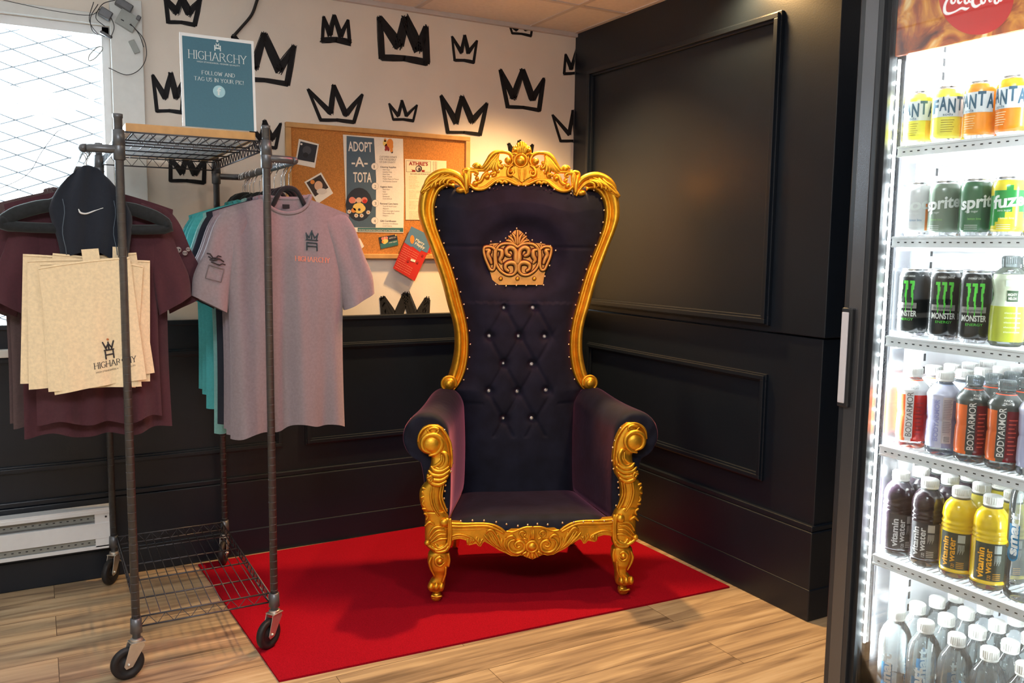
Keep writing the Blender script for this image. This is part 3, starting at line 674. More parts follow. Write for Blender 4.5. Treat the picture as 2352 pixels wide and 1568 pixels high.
def make_posts():
    for mv, sd in ((lambda p: np.array(p, float), 'l'), (mir, 'r')):
        for part, r0, r1 in (('arm_front', 0, 16), ('front_leg', 16, len(ROWS))):
            b = MB(); rings = []; rr = ROWS[r0:r1+1] if r1 < len(ROWS) else ROWS[r0:]
            q = cr([np.array([*LZ(a, y)[[0, 2]], LZ(c, y)[0]]) for y, a, c in rr], 3)
            seg = 16; vs = []; zmin = LZ(200, 1505)[2]
            for xa, z, xb in q:
                cx_, w = (xa+xb)/2, abs(xb-xa)/2; dp = .036 if z > .12 else .028
                if z > .56: dp = .030
                dp = min(dp, w*1.15) if z < .2 else dp
                zz = max(.0005, z)
                for k in range(seg):
                    t = 2*PI*k/seg; ct, st = math.cos(t), math.sin(t)
                    vs.append(mv((cx_+w*math.copysign(abs(ct)**.75, ct), .015+dp*math.copysign(abs(st)**.8, st), zz)))
            n = len(q); fs = [(i*seg+k, i*seg+(k+1) % seg, (i+1)*seg+(k+1) % seg, (i+1)*seg+k) for i in range(n-1) for k in range(seg)]
            fs += [tuple(range(seg)), tuple((n-1)*seg+k for k in range(seg))]
            b.add(vs, fs, 0, True)
            def st_(pts, r, off=.018, sp=5, k=.000555):
                R = [r]*len(pts) if np.isscalar(r) else r
                b.tube([mv(LZ(x, y, off)) for x, y in pts], [v*k for v in R], 7, spline=sp, up=(0, -1, 0))
            if part == 'arm_front':
                c = mv(LZ(183, 212, .02))
                b.ball(c, .036, (1, .62, 1), nu=20, nv=12)
                st_([(165, 305), (225, 285), (262, 235), (262, 180), (220, 140), (165, 135), (118, 165), (105, 215), (125, 262), (175, 285)], [8, 13, 16, 17, 17, 17, 16, 15, 13, 8], .03)
                st_([(160, 90), (200, 78), (240, 95), (220, 122), (175, 122), (150, 100)], 9, .022)
                st_([(72, 190), (85, 130), (120, 85), (180, 62), (250, 78), (300, 130), (335, 200), (345, 260), (350, 340), (345, 400)], [6, 9, 9, 9, 9, 9, 9, 8, 7, 5], .012)
                st_([(255, 275), (295, 290), (308, 340), (285, 395), (245, 415), (215, 400)], [8, 16, 18, 18, 15, 8], .02)
                st_([(265, 300), (262, 350), (225, 385), (195, 395)], [6, 12, 12, 6], .02)
                for q_ in ([(180, 395), (215, 430), (270, 430), (320, 400)], [(160, 430), (200, 465), (270, 465), (330, 425)], [(150, 465), (190, 500), (260, 505), (315, 470)], [(150, 490), (185, 530), (240, 545), (300, 515)]): st_(q_, [8, 17, 17, 8], .022)
                st_([(150, 485), (175, 475), (190, 500), (175, 520)], 9, .03)
                st_([(185, 560), (175, 640), (195, 730), (240, 800)], [6, 9, 9, 6], .022); st_([(205, 560), (195, 640), (215, 730), (255, 795)], [5, 7, 7, 5], .022)
                st_([(262, 555), (250, 640), (265, 710), (300, 775)], [5, 8, 8, 6], .022); st_([(280, 555), (268, 640), (285, 700), (310, 760)], [5, 7, 7, 5], .018)
                for q_ in ([(110, 570), (150, 590), (130, 640)], [(100, 650), (130, 640), (155, 680), (130, 720), (108, 700), (120, 675)], [(105, 600), (150, 650)], [(110, 740), (150, 745), (160, 790)], [(125, 780), (150, 800), (140, 830)]): st_(q_, 8, .012, 3)
            else:
                st_([(335, 830), (338, 930), (332, 1030), (310, 1085)], [11, 12, 12, 8], .02); st_([(275, 845), (315, 830), (325, 900), (322, 1000), (300, 1060)], [9, 11, 11, 10, 6], .022)
                b.ball(mv(LZ(285, 855, .026)), .017, (1, .8, 1))
                for q_ in ([(130, 880), (165, 850), (200, 870)], [(160, 960), (200, 900), (270, 885)], [(165, 990), (220, 925), (290, 915)], [(175, 1010), (240, 955), (300, 950)], [(190, 1020), (250, 990), (305, 985)]): st_(q_, [6, 10, 7], .024)
                for q_ in ([(135, 1020), (170, 1050), (220, 1075), (280, 1060), (320, 1020)], [(190, 1050), (225, 1090), (290, 1085), (320, 1050)], [(215, 1030), (240, 1062), (280, 1045)]): st_(q_, [9]+[14]*(len(q_)-2)+[8], .022)
                b.ball(mv(LZ(148, 1020, .02)), .012)
                st_([(280, 1150), (250, 1135), (218, 1155), (222, 1195), (255, 1210), (285, 1185)], [7, 11, 12, 11, 9, 6], .024); b.ball(mv(LZ(250, 1170, .026)), .011)
                st_([(180, 1140), (165, 1180), (175, 1230), (205, 1290)], [6, 9, 8, 5], .02); st_([(320, 1110), (328, 1160), (320, 1210)], 9, .01)
                st_([(300, 1220), (295, 1280), (275, 1340)], [6, 7, 5], .02)
                for x in (178, 220, 262): b.ball(mv(LZ(x, 1380, .024)), .0125, (.9, 1.3, 1.4))
                st_([(185, 1455), (225, 1462), (262, 1455)], 9, .016)
            b.build(part, M['gold'], throne)
        # rear leg, splayed back
        b = MB()
        b.tube([mv((-.25, .46, .24)), mv((-.255, .50, .18)), mv((-.262, .545, .10)), mv((-.268, .575, .018))], [.034, .030, .022, .018], 12, spline=4)
        b.build('rear_leg', M['gold'], throne)
make_posts()
# --- front rail with carved apron
zr = lambda x, y: (1020+x*.09354, 1180+y*.09354)
rx0 = T(*zr(2222, 700), 0)[0]
def RR(x, y, off=0.): q = T(*zr(x, y), -off); return np.array([q[0]-rx0, -off, q[1]-.007])
b = MB()
RL = [(2222, 1085), (2120, 1050), (2000, 1000), (1930, 985), (1850, 1010), (1700, 1000), (1560, 930), (1420, 870), (1280, 780), (1180, 720), (1050, 650), (1000, 690), (960, 770), (900, 760), (850, 700), (760, 720), (680, 740), (620, 720), (600, 620), (450, 580), (300, 600), (180, 670), (60, 760), (60, 220), (140, 205), (600, 225), (1000, 225), (1250, 250), (1480, 320), (1580, 400), (1700, 330), (1900, 330), (2060, 320), (2222, 305)]
pp = [RR(*p)[[0, 2]] for p in RL]; rpoly = [tuple(p) for p in pp]+[(-p[0], p[1]) for p in pp[-2:0:-1]]
b.poly(rpoly, lambda a, z, d: (a, -d, z), -.030, .012)
def sr(pts, r, off=.012, sp=5):
    R = [r]*len(pts) if np.isscalar(r) else r
    for mv in (lambda p: np.array(p, float), mir): b.tube([mv(RR(x, y, off)) for x, y in pts], [v*.000150 for v in R], 7, spline=sp, up=(0, -1, 0))
sr([(130, 225), (500, 240), (1000, 235), (1250, 265), (1430, 340), (1550, 430)], 30, .014)
sr([(130, 290), (500, 305), (1000, 290), (1220, 320), (1400, 400), (1520, 465)], 34, .016)
sr([(140, 360), (500, 375), (1000, 365), (1160, 385), (1300, 440)], 20, .014)
sr([(180, 600), (280, 530), (430, 500), (600, 530), (760, 600), (800, 660)], 30, .014)
sr([(180, 640), (300, 575), (450, 550), (600, 580)], 18, .010)
for q in ([(650, 590), (640, 680), (660, 735)], [(700, 590), (730, 640), (700, 710)], [(760, 600), (780, 650), (750, 710)], [(870, 560), (850, 620), (890, 700)], [(920, 600), (900, 670), (930, 760)], [(970, 610), (970, 690), (930, 760)], [(1020, 620), (980, 650), (970, 700)]): sr(q, [20, 34, 20], .014)
for q in ([(1040, 500), (1100, 580), (1200, 680), (1330, 800)], [(1100, 480), (1150, 400), (1250, 400), (1330, 500), (1420, 640), (1500, 800)], [(1140, 480), (1230, 620), (1330, 740), (1450, 850)], [(1230, 500), (1300, 640), (1400, 780), (1520, 880)], [(1380, 490), (1400, 600), (1450, 740), (1560, 900)], [(1480, 600), (1480, 700), (1520, 820)]): sr(q, [16]+[38]*(len(q)-2)+[20], .016)
sr([(1580, 620), (1640, 560), (1740, 540), (1820, 620), (1700, 660), (1640, 760), (1700, 900), (1850, 960), (2000, 900), (2040, 780), (1990, 690), (1890, 670), (1810, 740), (1850, 820), (1930, 800)], [20, 34, 40, 30, 26, 40, 46, 46, 44, 42, 40, 38, 36, 34, 24], .018)
sr([(1560, 600), (1540, 760), (1620, 900), (1780, 990), (1930, 970)], [24, 34, 34, 30, 20], .016)
sr([(1600, 430), (1750, 440), (1900, 380), (2050, 330), (2222, 320)], 26, .015)
sr([(1990, 600), (1920, 520), (1930, 450), (2010, 430), (2070, 480), (2030, 530)], [20, 26, 28, 28, 26, 30], .016)
sr([(2100, 620), (2040, 600), (2000, 620)], [30, 34, 20], .015); sr([(2222, 600), (2222, 480), (2222, 390)], [26, 36, 14], .018)
sr([(2170, 620), (2170, 520), (2190, 400)], [14, 22, 10], .016)
for x0, x1, y1 in ((2222, 2222, 1065), (2150, 2100, 1040), (2080, 1990, 980)): sr([(x0, 930), (x1, y1)], 46, .012, 3)
c = RR(2222, 800, .02)
b.tube([c+np.array([.021*math.cos(a), 0, .021*math.sin(a)]) for a in np.linspace(0, 2*PI, 28, endpoint=False)], .005, 8, closed=True); b.ball(c, .017, (1, .7, 1), nu=18, nv=12)
b.build('front_rail', M['gold'], throne)
for sx in (-1, 1):
    b = MB(); b.bb(sx*.335-.012*sx, sx*.335+.012*sx, .03, .47, .245, .305) if False else b.tube([(sx*.365, .03, .255), (sx*.325, .25, .255), (sx*.28, .44, .255)], .024, 10, round_ends=False)
    b.build('side_rail', M['gold'], throne)
# --- seat
def seat(u, v):
    y = -.012+.47*v; w = .335-.085*v; x = (u*2-1)*w; e = 1-abs(u*2-1)**6
    f = min(1, (v+.001)/.10)**.5; z = .285+.038*e*f*(1-.25*v)
    if v == 0: z = .262+.012*abs(math.cos(x*9))
    return (x, y-(.010 if v < .12 else 0)*math.sin(min(1, v/.12)*PI), z)
b = MB(); b.grid(seat, 40, 30); b.poly([(-.335, -.005), (.335, -.005), (.25, .46), (-.25, .46)], lambda a, c, d: (a, c, d), .25, .27)
b.build('seat_cushion', M['velvet'], throne, recalc=False)
for x, y in ((160, 140), (410, 172), (697, 155), (982, 160), (1280, 195), (1533, 248), (1812, 290), (2052, 268), (2292, 240)): nail(RR(x, y, .020)+[rx0, 0, 0])
for px, py in ((1292, 1200), (1318, 1199), (1340, 1198), (1362, 1197), (1388, 1196), (1408, 1195), (1258, 1204)): q = T(px, py, -.02); nail((q[0], -.020, q[1]-.007))
# --- arms
def arm_sec(t, k=1.0):
    """closed section (x,z) of the right arm at t 0 front .. 1 back"""
    xi = .318-.082*t; xo = .492-.10*t; zt = .728+.030*t-.01*math.sin(PI*t); zc_ = zt-.092; cxx = (xi+xo)/2+.008
    pts = []
    for a in np.linspace(PI*1.0, -.42*PI, 17):
        rx = (xo-xi)/2; pts.append((cxx-.008+rx*math.cos(a)+(.006 if math.cos(a) > 0 else 0), zc_+.092*math.sin(a)))
    xn = xi+.095; pts += [(xn+.012, zc_-.11), (xn, .45), (xn-.012, .30), (xi+.06, .272), (xi-.002, .272), (xi-.006, .40), (xi-.008, .52)]
    mx, mz = (xi+xn)/2, .50
    return [(mx+(x-mx)*k, mz+(z-mz)*k) for x, z in pts]
for sg in (1, -1):
    b = MB(); secs = []
    for y, t, k in ((.018, 0, .80), (.018, 0, .93), (.030, .0, .985), (.05, .03, 1), (.09, .10, 1), (.16, .27, 1), (.24, .47, 1), (.32, .68, 1), (.40, .87, 1), (.46, 1, 1), (.49, 1.0, .95)):
        s_ = arm_sec(t, k); ph = len(secs)
        secs.append([(sg*x, y-(.004*math.sin(i*2.3) if ph < 3 else 0), z) for i, (x, z) in enumerate(s_)])
    n = len(secs[0]); vs = [p for s_ in secs for p in s_]; fs = [(i*n+k, i*n+(k+1) % n, (i+1)*n+(k+1) % n, (i+1)*n+k) for i in range(len(secs)-1) for k in range(n)]
    fs += [tuple(range(n)), tuple((len(secs)-1)*n+k for k in range(n))]; b.add(vs, fs, 0, True)
    o = b.build('armrest', M['velvet'], throne); sb = o.modifiers.new('s', 'SUBSURF'); sb.levels = 1; sb.render_levels = 2
for x, y in ((285, 100), (347, 262), (350, 372), (293, 552), (281, 660), (303, 748), (330, 205), (336, 440), (288, 600), (290, 505)):
    for mv in (lambda q: np.array(q), mir): q = LZ(x, y, .0); q[1] = .006; q[0] += .002; nail(mv(q))
# ============================================================ rolling wire garment rack
PX0, PX1, PY0, PY1 = -2.222, -1.792, -.965, -.10
rack = empty('garment_rack', (-2.0, -.53, 0), 0, 'dark metal rolling garment rack with wire shelves and side hanging rails', 'clothes rack')
def rb(b, name, m, **k):
    o = b.build(name, m, None, **k); o.data.transform(Matrix.Translation((2.0, .53, 0))); o.parent = rack; return o
CAST = {}
for x, y in ((PX0, PY0), (PX1, PY0), (PX0, PY1), (PX1, PY1)):
    b = MB(); b.lathe([(.0, .118), (.0125, .118), (.0125, 1.722), (.0142, 1.724), (.0142, 1.735), (.0, 1.737)], (x, y, 0), 18)
    for z in np.arange(.20, 1.7, .0254): b.lathe([(.0127, z), (.0129, z+.0005), (.0127, z+.001)], (x, y, 0), 18)
    rb(b, 'post', M['steel'])
    for z in (1.665, .165): b = MB(); b.lathe([(.0126, z-.025), (.0185, z-.022), (.0165, z+.024), (.0126, z+.025)], (x, y, 0), 18); rb(b, 'shelf_collar', M['steel'])
def shelf(z, name):
    b = MB(); x0, x1, y0, y1 = PX0+.013, PX1-.013, PY0+.013, PY1-.013; r = .0028
    for zz in (z+.014, z-.018):
        for p, q in (((x0, y0), (x1, y0)), ((x0, y1), (x1, y1)), ((x0, y0), (x0, y1)), ((x1, y0), (x1, y1))): b.tube([(*p, zz), (*q, zz)], r, 6, round_ends=False)
    def zig(p, q, n):
        pts = []
        for i in range(2*n+1):
            t = i/(2*n); pts.append((p[0]+(q[0]-p[0])*t, p[1]+(q[1]-p[1])*t, z+(.014 if i % 2 else -.018)))
        b.tube(pts, .0018, 5, round_ends=False)
    zig((x0, y0), (x1, y0), 8); zig((x0, y1), (x1, y1), 8); zig((x0, y0), (x0, y1), 17); zig((x1, y0), (x1, y1), 17)
    for k in range(1, 5): y = y0+(y1-y0)*k/5; b.tube([(x0, y, z+.008), (x1, y, z+.008)], .0028, 6, round_ends=False)
    n = 13
    for k in range(1, n): x = x0+(x1-x0)*k/n; b.tube([(x, y0, z+.013), (x, y1, z+.013)], .0016, 5, round_ends=False)
    rb(b, name, M['wire'])
# lengthwise wires of the upper shelf run along x like the photo's thick ones
shelf(1.672, 'top_shelf'); shelf(.172, 'bottom_shelf')
def rail(s, x, name):
    xo = x+s*.098; b = MB()
    b.tube([(x, PY0, 1.632), (x+s*.045, PY0-.002, 1.632), (x+s*.082, PY0+.012, 1.632), (xo, PY0+.05, 1.632), (xo, -.6, 1.632), (xo, PY1-.05, 1.632), (x+s*.082, PY1-.012, 1.632), (x+s*.045, PY1, 1.632), (x, PY1, 1.632)], .0125, 14, spline=6)
    for y in (PY0, PY1): b.lathe([(.0126, 1.60), (.0175, 1.603), (.0175, 1.66), (.0126, 1.663)], (x, y, 0), 16)
    rb(b, name, M['steel']); return xo
XLR = rail(-1, PX0, 'hang_rail'); XRR = rail(1, PX1, 'hang_rail')
def caster(x, y, ang, brake=False, red=False):
    # wheel axis horizontal, swivelled by ang
    ca, sa = math.cos(ang), math.sin(ang); off = .030; wx, wy = x+off*ca, y+off*sa; R = .0500; zc_ = R+.0005+(.007 if red else 0)
    cst = empty('caster', (x+2.0, y+.53, .0)); cst.parent = rack
    tr = lambda o: (o.data.transform(Matrix.Translation((-x, -y, 0))), setattr(o, 'parent', cst))
    def RP(a, l, h): return (wx+a*ca-l*sa, wy+a*sa+l*ca, zc_+h)   # a: rolling dir, l: axle dir
    b = MB(); n = 36; prof = [(.0, -.008), (.014, -.009), (.016, -.006), (.030, -.006), (.034, -.011), (.046, -.011), (R, -.006), (R, .006), (.046, .011), (.034, .011), (.030, .006), (.016, .006), (.014, .009), (.0, .008)]
    vs = []; fs = []
    for r, l in prof:
        for k in range(n): a = 2*PI*k/n; vs.append(RP(r*math.cos(a), l, r*math.sin(a)))
    for i in range(len(prof)-1):
        for k in range(n): fs.append((i*n+k, i*n+(k+1) % n, (i+1)*n+(k+1) % n, (i+1)*n+k))
    b.add(vs, fs, 0, True); tr(b.build('wheel', M['rubber']))
    b = MB()
    for l in (-.0145, .0145):
        pl_ = [(-.012, -.010), (.008, -.014), (.014, -.004), (-.006, .062), (-.048, .062), (-.050, .050)]
        b.poly(pl_, lambda a, h, d: RP(a, d, h), l-.0012, l+.0012)
    b.box((x, y, zc_+.0635), (.044, .038, .004), R=Matrix.Rotation(ang, 3, 'Z'))
    b.tube([RP(0, -.019, 0), RP(0, .019, 0)], .005, 10)
    b.lathe([(.012, zc_+.064), (.0185, zc_+.066), (.0185, zc_+.073), (.012, zc_+.075), (.010, .128)], (x, y, 0), 16)
    if brake: b.box(RP(-.052, 0, .030), (.030, .022, .005), R=Matrix.Rotation(ang, 3, 'Z') @ Matrix.Rotation(-.6, 3, 'Y'))
    tr(b.build('fork', M['zinc'], bevel=.0008))
caster(PX0, PY0, 3.35); caster(PX1, PY0, -2.55, red=True); caster(PX0, PY1, -2.18, True); caster(PX1, PY1, -2.0, True, red=True)

# ============================================================ things on the upper shelf
b = MB(); z0 = 1.6875
b.bb(-2.18, -1.84, -.925, -.165, z0, z0+.012, 1)
for x0, x1, y0, y1 in ((-2.20, -1.82, -.945, -.925), (-2.20, -1.82, -.165, -.145), (-2.20, -2.18, -.925, -.165), (-1.84, -1.82, -.925, -.165)): b.bb(x0, x1, y0, y1, z0, z0+.026, 0)
o = b.build('framed_board', [M['oak'], M['white']], bevel=.002); tag(o, 'white board with oak-coloured wood edge lying on the wire shelf of the rack', 'board')
# letter-size sign in a clear holder
TEAL = paint(S(62, 112, 132), .5)
def signp(u, v, d):   # u right 0..1, v up 0..1
    return (-2.040+.222*u, -.952-.003*d*1000/3+.018*v, 1.716+.282*v)
b = MB()
def sq(u0, u1, v0, v1, d, m): b.add([signp(u0, v0, d), signp(u1, v0, d), signp(u1, v1, d), signp(u0, v1, d)], [(0, 1, 2, 3)], m)
b.poly([(0, 0), (1, 0), (1, 1), (0, 1)], lambda u, v, d: signp(u, v, d), -.002, 0, 0)
sq(.035, .965, .0, .965, .0006, 1)
F2 = lambda u0, v0: (lambda x, y: signp(u0+x, v0+y, .0012))
stroke_text(b, 'HIGHARCHY', F2(.115, .735), .77, .088, 2, .075)
put_text(b, 'HIGH STANDARDS. HIGHER QUALITY.', F2(.22, .700), .58, .016, 2)
stroke_text(b, 'FOLLOW AND', F2(.28, .575), .44, .040, 2, .10)
stroke_text(b, 'TAG US IN YOUR PIC!', F2(.175, .505), .66, .040, 2, .10)
n = 28; b.add([signp(.50+.083*math.cos(2*PI*k/n), .405+.066*math.sin(2*PI*k/n), .0010) for k in range(n)], [tuple(range(n))], 3)
put_text(b, 'f', F2(.47, .365), .06, .085, 2, .02)
# small seated-throne emblem
for (u0, u1, v0, v1) in ((.455, .47, .845, .905), (.53, .545, .845, .905), (.47, .53, .865, .88), (.478, .486, .88, .93), (.514, .522, .88, .93), (.486, .514, .90, .915)): sq(u0, u1, v0, v1, .0010, 2)
b.add([signp(.50+.016*math.cos(2*PI*k/12), .952+.012*math.sin(2*PI*k/12), .001) for k in range(12)], [tuple(range(12))], 2)
o = b.build('tabletop_sign', [M['white'], TEAL, paint(S(214, 226, 228)), paint(S(160, 205, 218))], recalc=False)
tag(o, 'teal notice sign reading FOLLOW AND TAG US standing on the rack', 'sign')

# ============================================================ hangers
def hanger_mesh(w=.160, drop=.075, thick=.010, hgt=.017, bar=True):
    """origin = inside top of the hook (rail centre); hangs in the xz plane"""
    b = MB()
    b2 = MB(); hk = [(.013, 0, -.012)]+[(.0165*math.cos(a), 0, .0165*math.sin(a)) for a in np.linspace(-.5, PI+.15, 14)]
    hk = [(.0165*math.cos(a), 0, .0165*math.sin(a)) for a in np.linspace(PI+.6, -.9, 16)]
    hk += [(.006, 0, -.026), (0, 0, -.034), (0, 0, -.083)]
    b2.tube(hk, .0019, 6, round_ends=True)
    top = -.081; hz = lambda x: 1.528-.032-.062*(x/.208)**1.25-1.6299-hgt*.1
    L = [(-w, 0, hz(w)-.008), (-w*.85, 0, hz(w*.85)), (-w*.6, 0, hz(w*.6)), (-w*.38, 0, hz(w*.38)), (-w*.18, 0, top-.012), (0, 0, top), (w*.18, 0, top-.012), (w*.38, 0, hz(w*.38)), (w*.6, 0, hz(w*.6)), (w*.85, 0, hz(w*.85)), (w, 0, hz(w)-.008)]
    drop = top-L[0][2]
    b.tube(L, [hgt*.5, hgt*.55, hgt*.55, hgt*.5, hgt*.45, hgt*.5, hgt*.45, hgt*.5, hgt*.55, hgt*.55, hgt*.5], 10, spline=3, up=(0, 1, 0), flat=.62)
    if bar: b.tube([(-w, 0, top-drop), (-w*.97, 0, top-drop-.018), (0, 0, top-drop-.022), (w*.97, 0, top-drop-.018), (w, 0, top-drop)], hgt*.42, 8, spline=3)
    return b, b2
HM = {}
def hanger(x, y, label, kind='slim', tilt=0.0, group=None):
    if kind not in HM:
        b, b2 = hanger_mesh() if kind == 'slim' else hanger_mesh(.215, .072, .02, .036)
        HM[kind] = (b.build('frame', M['hanger']), b2.build('hook', M['chrome']))
        first_ = True
    else: first_ = False
    h = empty('clothes_hanger', (x, y, 1.6299), tilt, label, 'hanger', group)
    for o in HM[kind]:
        q = o if first_ else o.copy()
        if not first_: COL.objects.link(q)
        q.parent = h
    return h

# ============================================================ t-shirts
def tee(name, x, y, rot, label, m, W=.205, zs=1.528, zh=.73, seed=0, group=None, sl=1.0, amp=.010, thick=.020, extras=None, slope=.062, neck=True, fseed=3):
    rg = random.Random(fseed); ph = [rg.uniform(0, 6.3) for _ in range(6)]
    L_ = zs-zh
    def hwid(v): return W*(1.0+.05*math.exp(-((v-.0)/.08)**2)-.09*math.sin(PI*min(1, v*1.0))*.5-.05*v)
    def fold(xx, v):
        a = amp*(.25+1.1*v)
        return a*(math.sin(xx*34+ph[0]+v*1.5)+.6*math.sin(xx*61+ph[1]-v*2)+.35*math.sin(xx*93+ph[2]))+.004*math.sin(v*14+xx*12+ph[3])*(1-v)
    def P(u, v, side):
        s = u*2-1; xx = s*hwid(v)
        zt = -slope*abs(s)**1.25
        nk = .36
        if abs(s) < nk:
            base = -slope*nk**1.25
            d = (.062 if side < 0 else .012)*math.sqrt(max(0, 1-(s/nk)**2)); zt = base*.85-d+.008
        zb = -L_-.010*math.sin(s*3+ph[4])-.008*s*s+.006*math.sin(s*9+ph[5])
        z = zt+(zb-zt)*v
        e = max(0, 1-abs(s)**5)**.5
        yy = side*(thick*(.66+.6*min(1, v*6))*e*(1 if side < 0 else .5))+fold(xx, v)*(.35+.65*e)
        return (xx, yy, z)
    b = MB()
    b.grid(lambda u, v: P(u, v, -1), 56, 44); b.grid(lambda u, v: P(u, v, 1), 40, 26)
    # collar ribbing
    if neck:
        for side, dd in ((-1, .062), (1, .012)):
            pts = []
            for s in np.linspace(-.36, .36, 15):
                q = P((s+1)/2, 0.0, side); pts.append((q[0], q[1]-(.001 if side < 0 else -.001), q[2]+.004))
            b.tube(pts, .0065, 6, up=(0, 1, 0), flat=.45, m=1)
        q = P(.5, 0, 1); b.box((0, q[1]-.004, q[2]-.022), (.024, .001, .013), 2)
    for sx in (-1, 1):
        k_ = W/.205
        top_ = cr([(.150*k_, -.045), (.196*k_, -slope+.004), (.232*k_, -.105), (.262*k_, -.19), ((.285+.012*sl)*k_, -.27), ((.290+.015*sl)*k_, -.335)], 5)
        bot_ = cr([(.120*k_, -.12), (.150*k_, -.19), (.170*k_, -.25), (.182*k_, -.31), (.190*k_, -.36), (.196*k_, -.395)], 5)
        nn = len(top_)-1
        def SL(u, v):
            a = 2*PI*u; f = v*nn; i = min(int(f), nn-1); g = f-i
            A = top_[i]*(1-g)+top_[i+1]*g; B = bot_[i]*(1-g)+bot_[i+1]*g
            ca, sa = math.cos(a), math.sin(a); q = A+(B-A)*(1-ca)/2; tt = thick*(.72+.75*v)
            return (sx*q[0], math.copysign(abs(sa)**.8, sa)*tt+.004*math.sin(v*7+u*12+ph[2])+.005*math.sin((1-ca)*5+ph[1])*v, q[1])
        b.grid(SL, 32, 24, wrap=True)
    mats = [m, m, M['hanger']]
    o = b.build(name, mats, recalc=False); o.location = (x, y, zs); o.rotation_euler = (0, 0, rot)
    if extras: extras(o, P, SL)
    tag(o, label, 't-shirt', group); return o
def cloth(name, c, tint=(1, 1, 1), rough=.95): return mat(name, c, rough, noise=.08, nscale=120, bump=.35, bscale=500, sheen=(.12, tint, .6))
GREY = cloth('grey_heather_cotton', S(140, 128, 134)); MAR = cloth('maroon_cotton', S(74, 34, 44)); NAVC = cloth('navy_cotton', S(20, 28, 42)); TEALC = cloth('teal_cotton', S(70, 166, 168)); MINT = cloth('pale_teal_cotton', S(122, 176, 172)); BRN = cloth('brown_cotton', S(84, 66, 66)); CREAM = cloth('cream_canvas', S(246, 222, 182))
INKB = paint(S(44, 66, 74)); INKO = paint(S(226, 140, 110)); INKD = paint(S(42, 38, 44))
def tee_logo(o, P, SL):
    w = .205; b = MB()
    def on(x, z, off=.0015):   # point on the front sheet
        u = (x/w+1)/2; v = min(1, max(0, (-z-.03)/(1.528-.73)))
        q = P(u, v, -1); return (x, q[1]-off, z)
    stroke_text(b, 'HIGHARCHY', lambda x, y: on(.022+x, -.222+y-.06*x), .118, .016, 1, .12)
    for pts in ([(.062, -.185), (.062, -.160)], [(.096, -.188), (.096, -.163)], [(.062, -.172), (.096, -.174)], [(.060, -.150), (.098, -.153)], [(.064, -.150), (.060, -.128)], [(.078, -.151), (.080, -.120)], [(.094, -.153), (.100, -.130)], [(.060, -.130), (.070, -.144)], [(.070, -.144), (.079, -.122)], [(.079, -.122), (.088, -.145)], [(.088, -.145), (.100, -.132)], [(.062, -.160), (.096, -.163)]):
        a, c = [on(*p, .002) for p in pts]; b.tube([a, c], .0022, 5, m=0)
    b.build('chest_print', [INKB, INKO], o, recalc=False)
    # print patch on the sleeve at the left of the picture
    b = MB()
    rg = random.Random(2)
    for i in range(4):
        z = -.205-.007*i
        b.tube([(-.262+.0085*k+.004*i, -.0260-.0015*math.sin(k), z+.006*rg.uniform(-1, 1)-.0015*k) for k in range(6)], .0022, 5, m=0)
    for q0, q1 in (((-.258, -.236), (-.212, -.250)), ((-.212, -.250), (-.222, -.292)), ((-.222, -.292), (-.270, -.278)), ((-.270, -.278), (-.258, -.236))):
        b.tube([(q0[0], -.0285, q0[1]), (q1[0], -.0285, q1[1])], .0016, 5, m=1)
    b.build('sleeve_print', [INKD, paint(S(112, 104, 108))], o, recalc=False)
front_tee = tee('t_shirt', XRR-.012, -.868, .0, 'light grey t-shirt with throne emblem on the chest, frontmost on right rail', GREY, W=.208, seed=3, extras=tee_logo)
rights = [(-.815, GREY, 'grey t-shirt directly behind the front grey one with the chest emblem', .208, .735, 1), (-.760, GREY, 'third grey t-shirt from the front of the right rail', .206, .745, 1),
          (-.675, NAVC, 'navy t-shirt between the grey and the teal t-shirts', .212, .745, 2), (-.570, MINT, 'longest pale teal t-shirt beside the navy one on right rail', .206, .690, 3), (-.440, TEALC, 'bright teal t-shirt foremost of three, behind the pale teal one', .210, .76, 4),
          (-.345, TEALC, 'bright teal t-shirt, middle of the three bright teal ones', .208, .80, 5), (-.265, TEALC, 'rearmost bright teal t-shirt before the empty black hangers', .208, .81, 6)]
for y, m, lab, w, zh, sd in rights:
    tee('t_shirt', XRR-.015+0, y, 0, lab, m, W=w, zh=zh, seed=sd+10, amp=.009, thick=.010)
ys = [-.866, -.813, -.758, -.673, -.568, -.438, -.343, -.263, -.222, -.196, -.170, -.146]
for i, y in enumerate(ys):
    lab = ['black hanger holding the frontmost light grey t-shirt', 'black hanger of the second grey t-shirt from the front', 'black hanger of the third grey t-shirt from the front', 'black hanger holding the navy t-shirt on right rail', 'black hanger of the longest pale teal t-shirt', 'black hanger of the foremost bright teal t-shirt', 'black hanger of the teal t-shirt second from the back', 'black hanger of the rearmost teal t-shirt', 'empty thick black hanger nearest the teal t-shirts', 'empty thick black hanger, second behind the teal t-shirts', 'empty thick black hanger, third behind the teal t-shirts', 'rearmost empty black hanger near the rear post of right rail'][i]
    hanger(XRR+rnd(-.003, .003), y, lab, 'slim' if i < 8 else 'padded', rnd(-.05, .05) if i > 7 else 0)
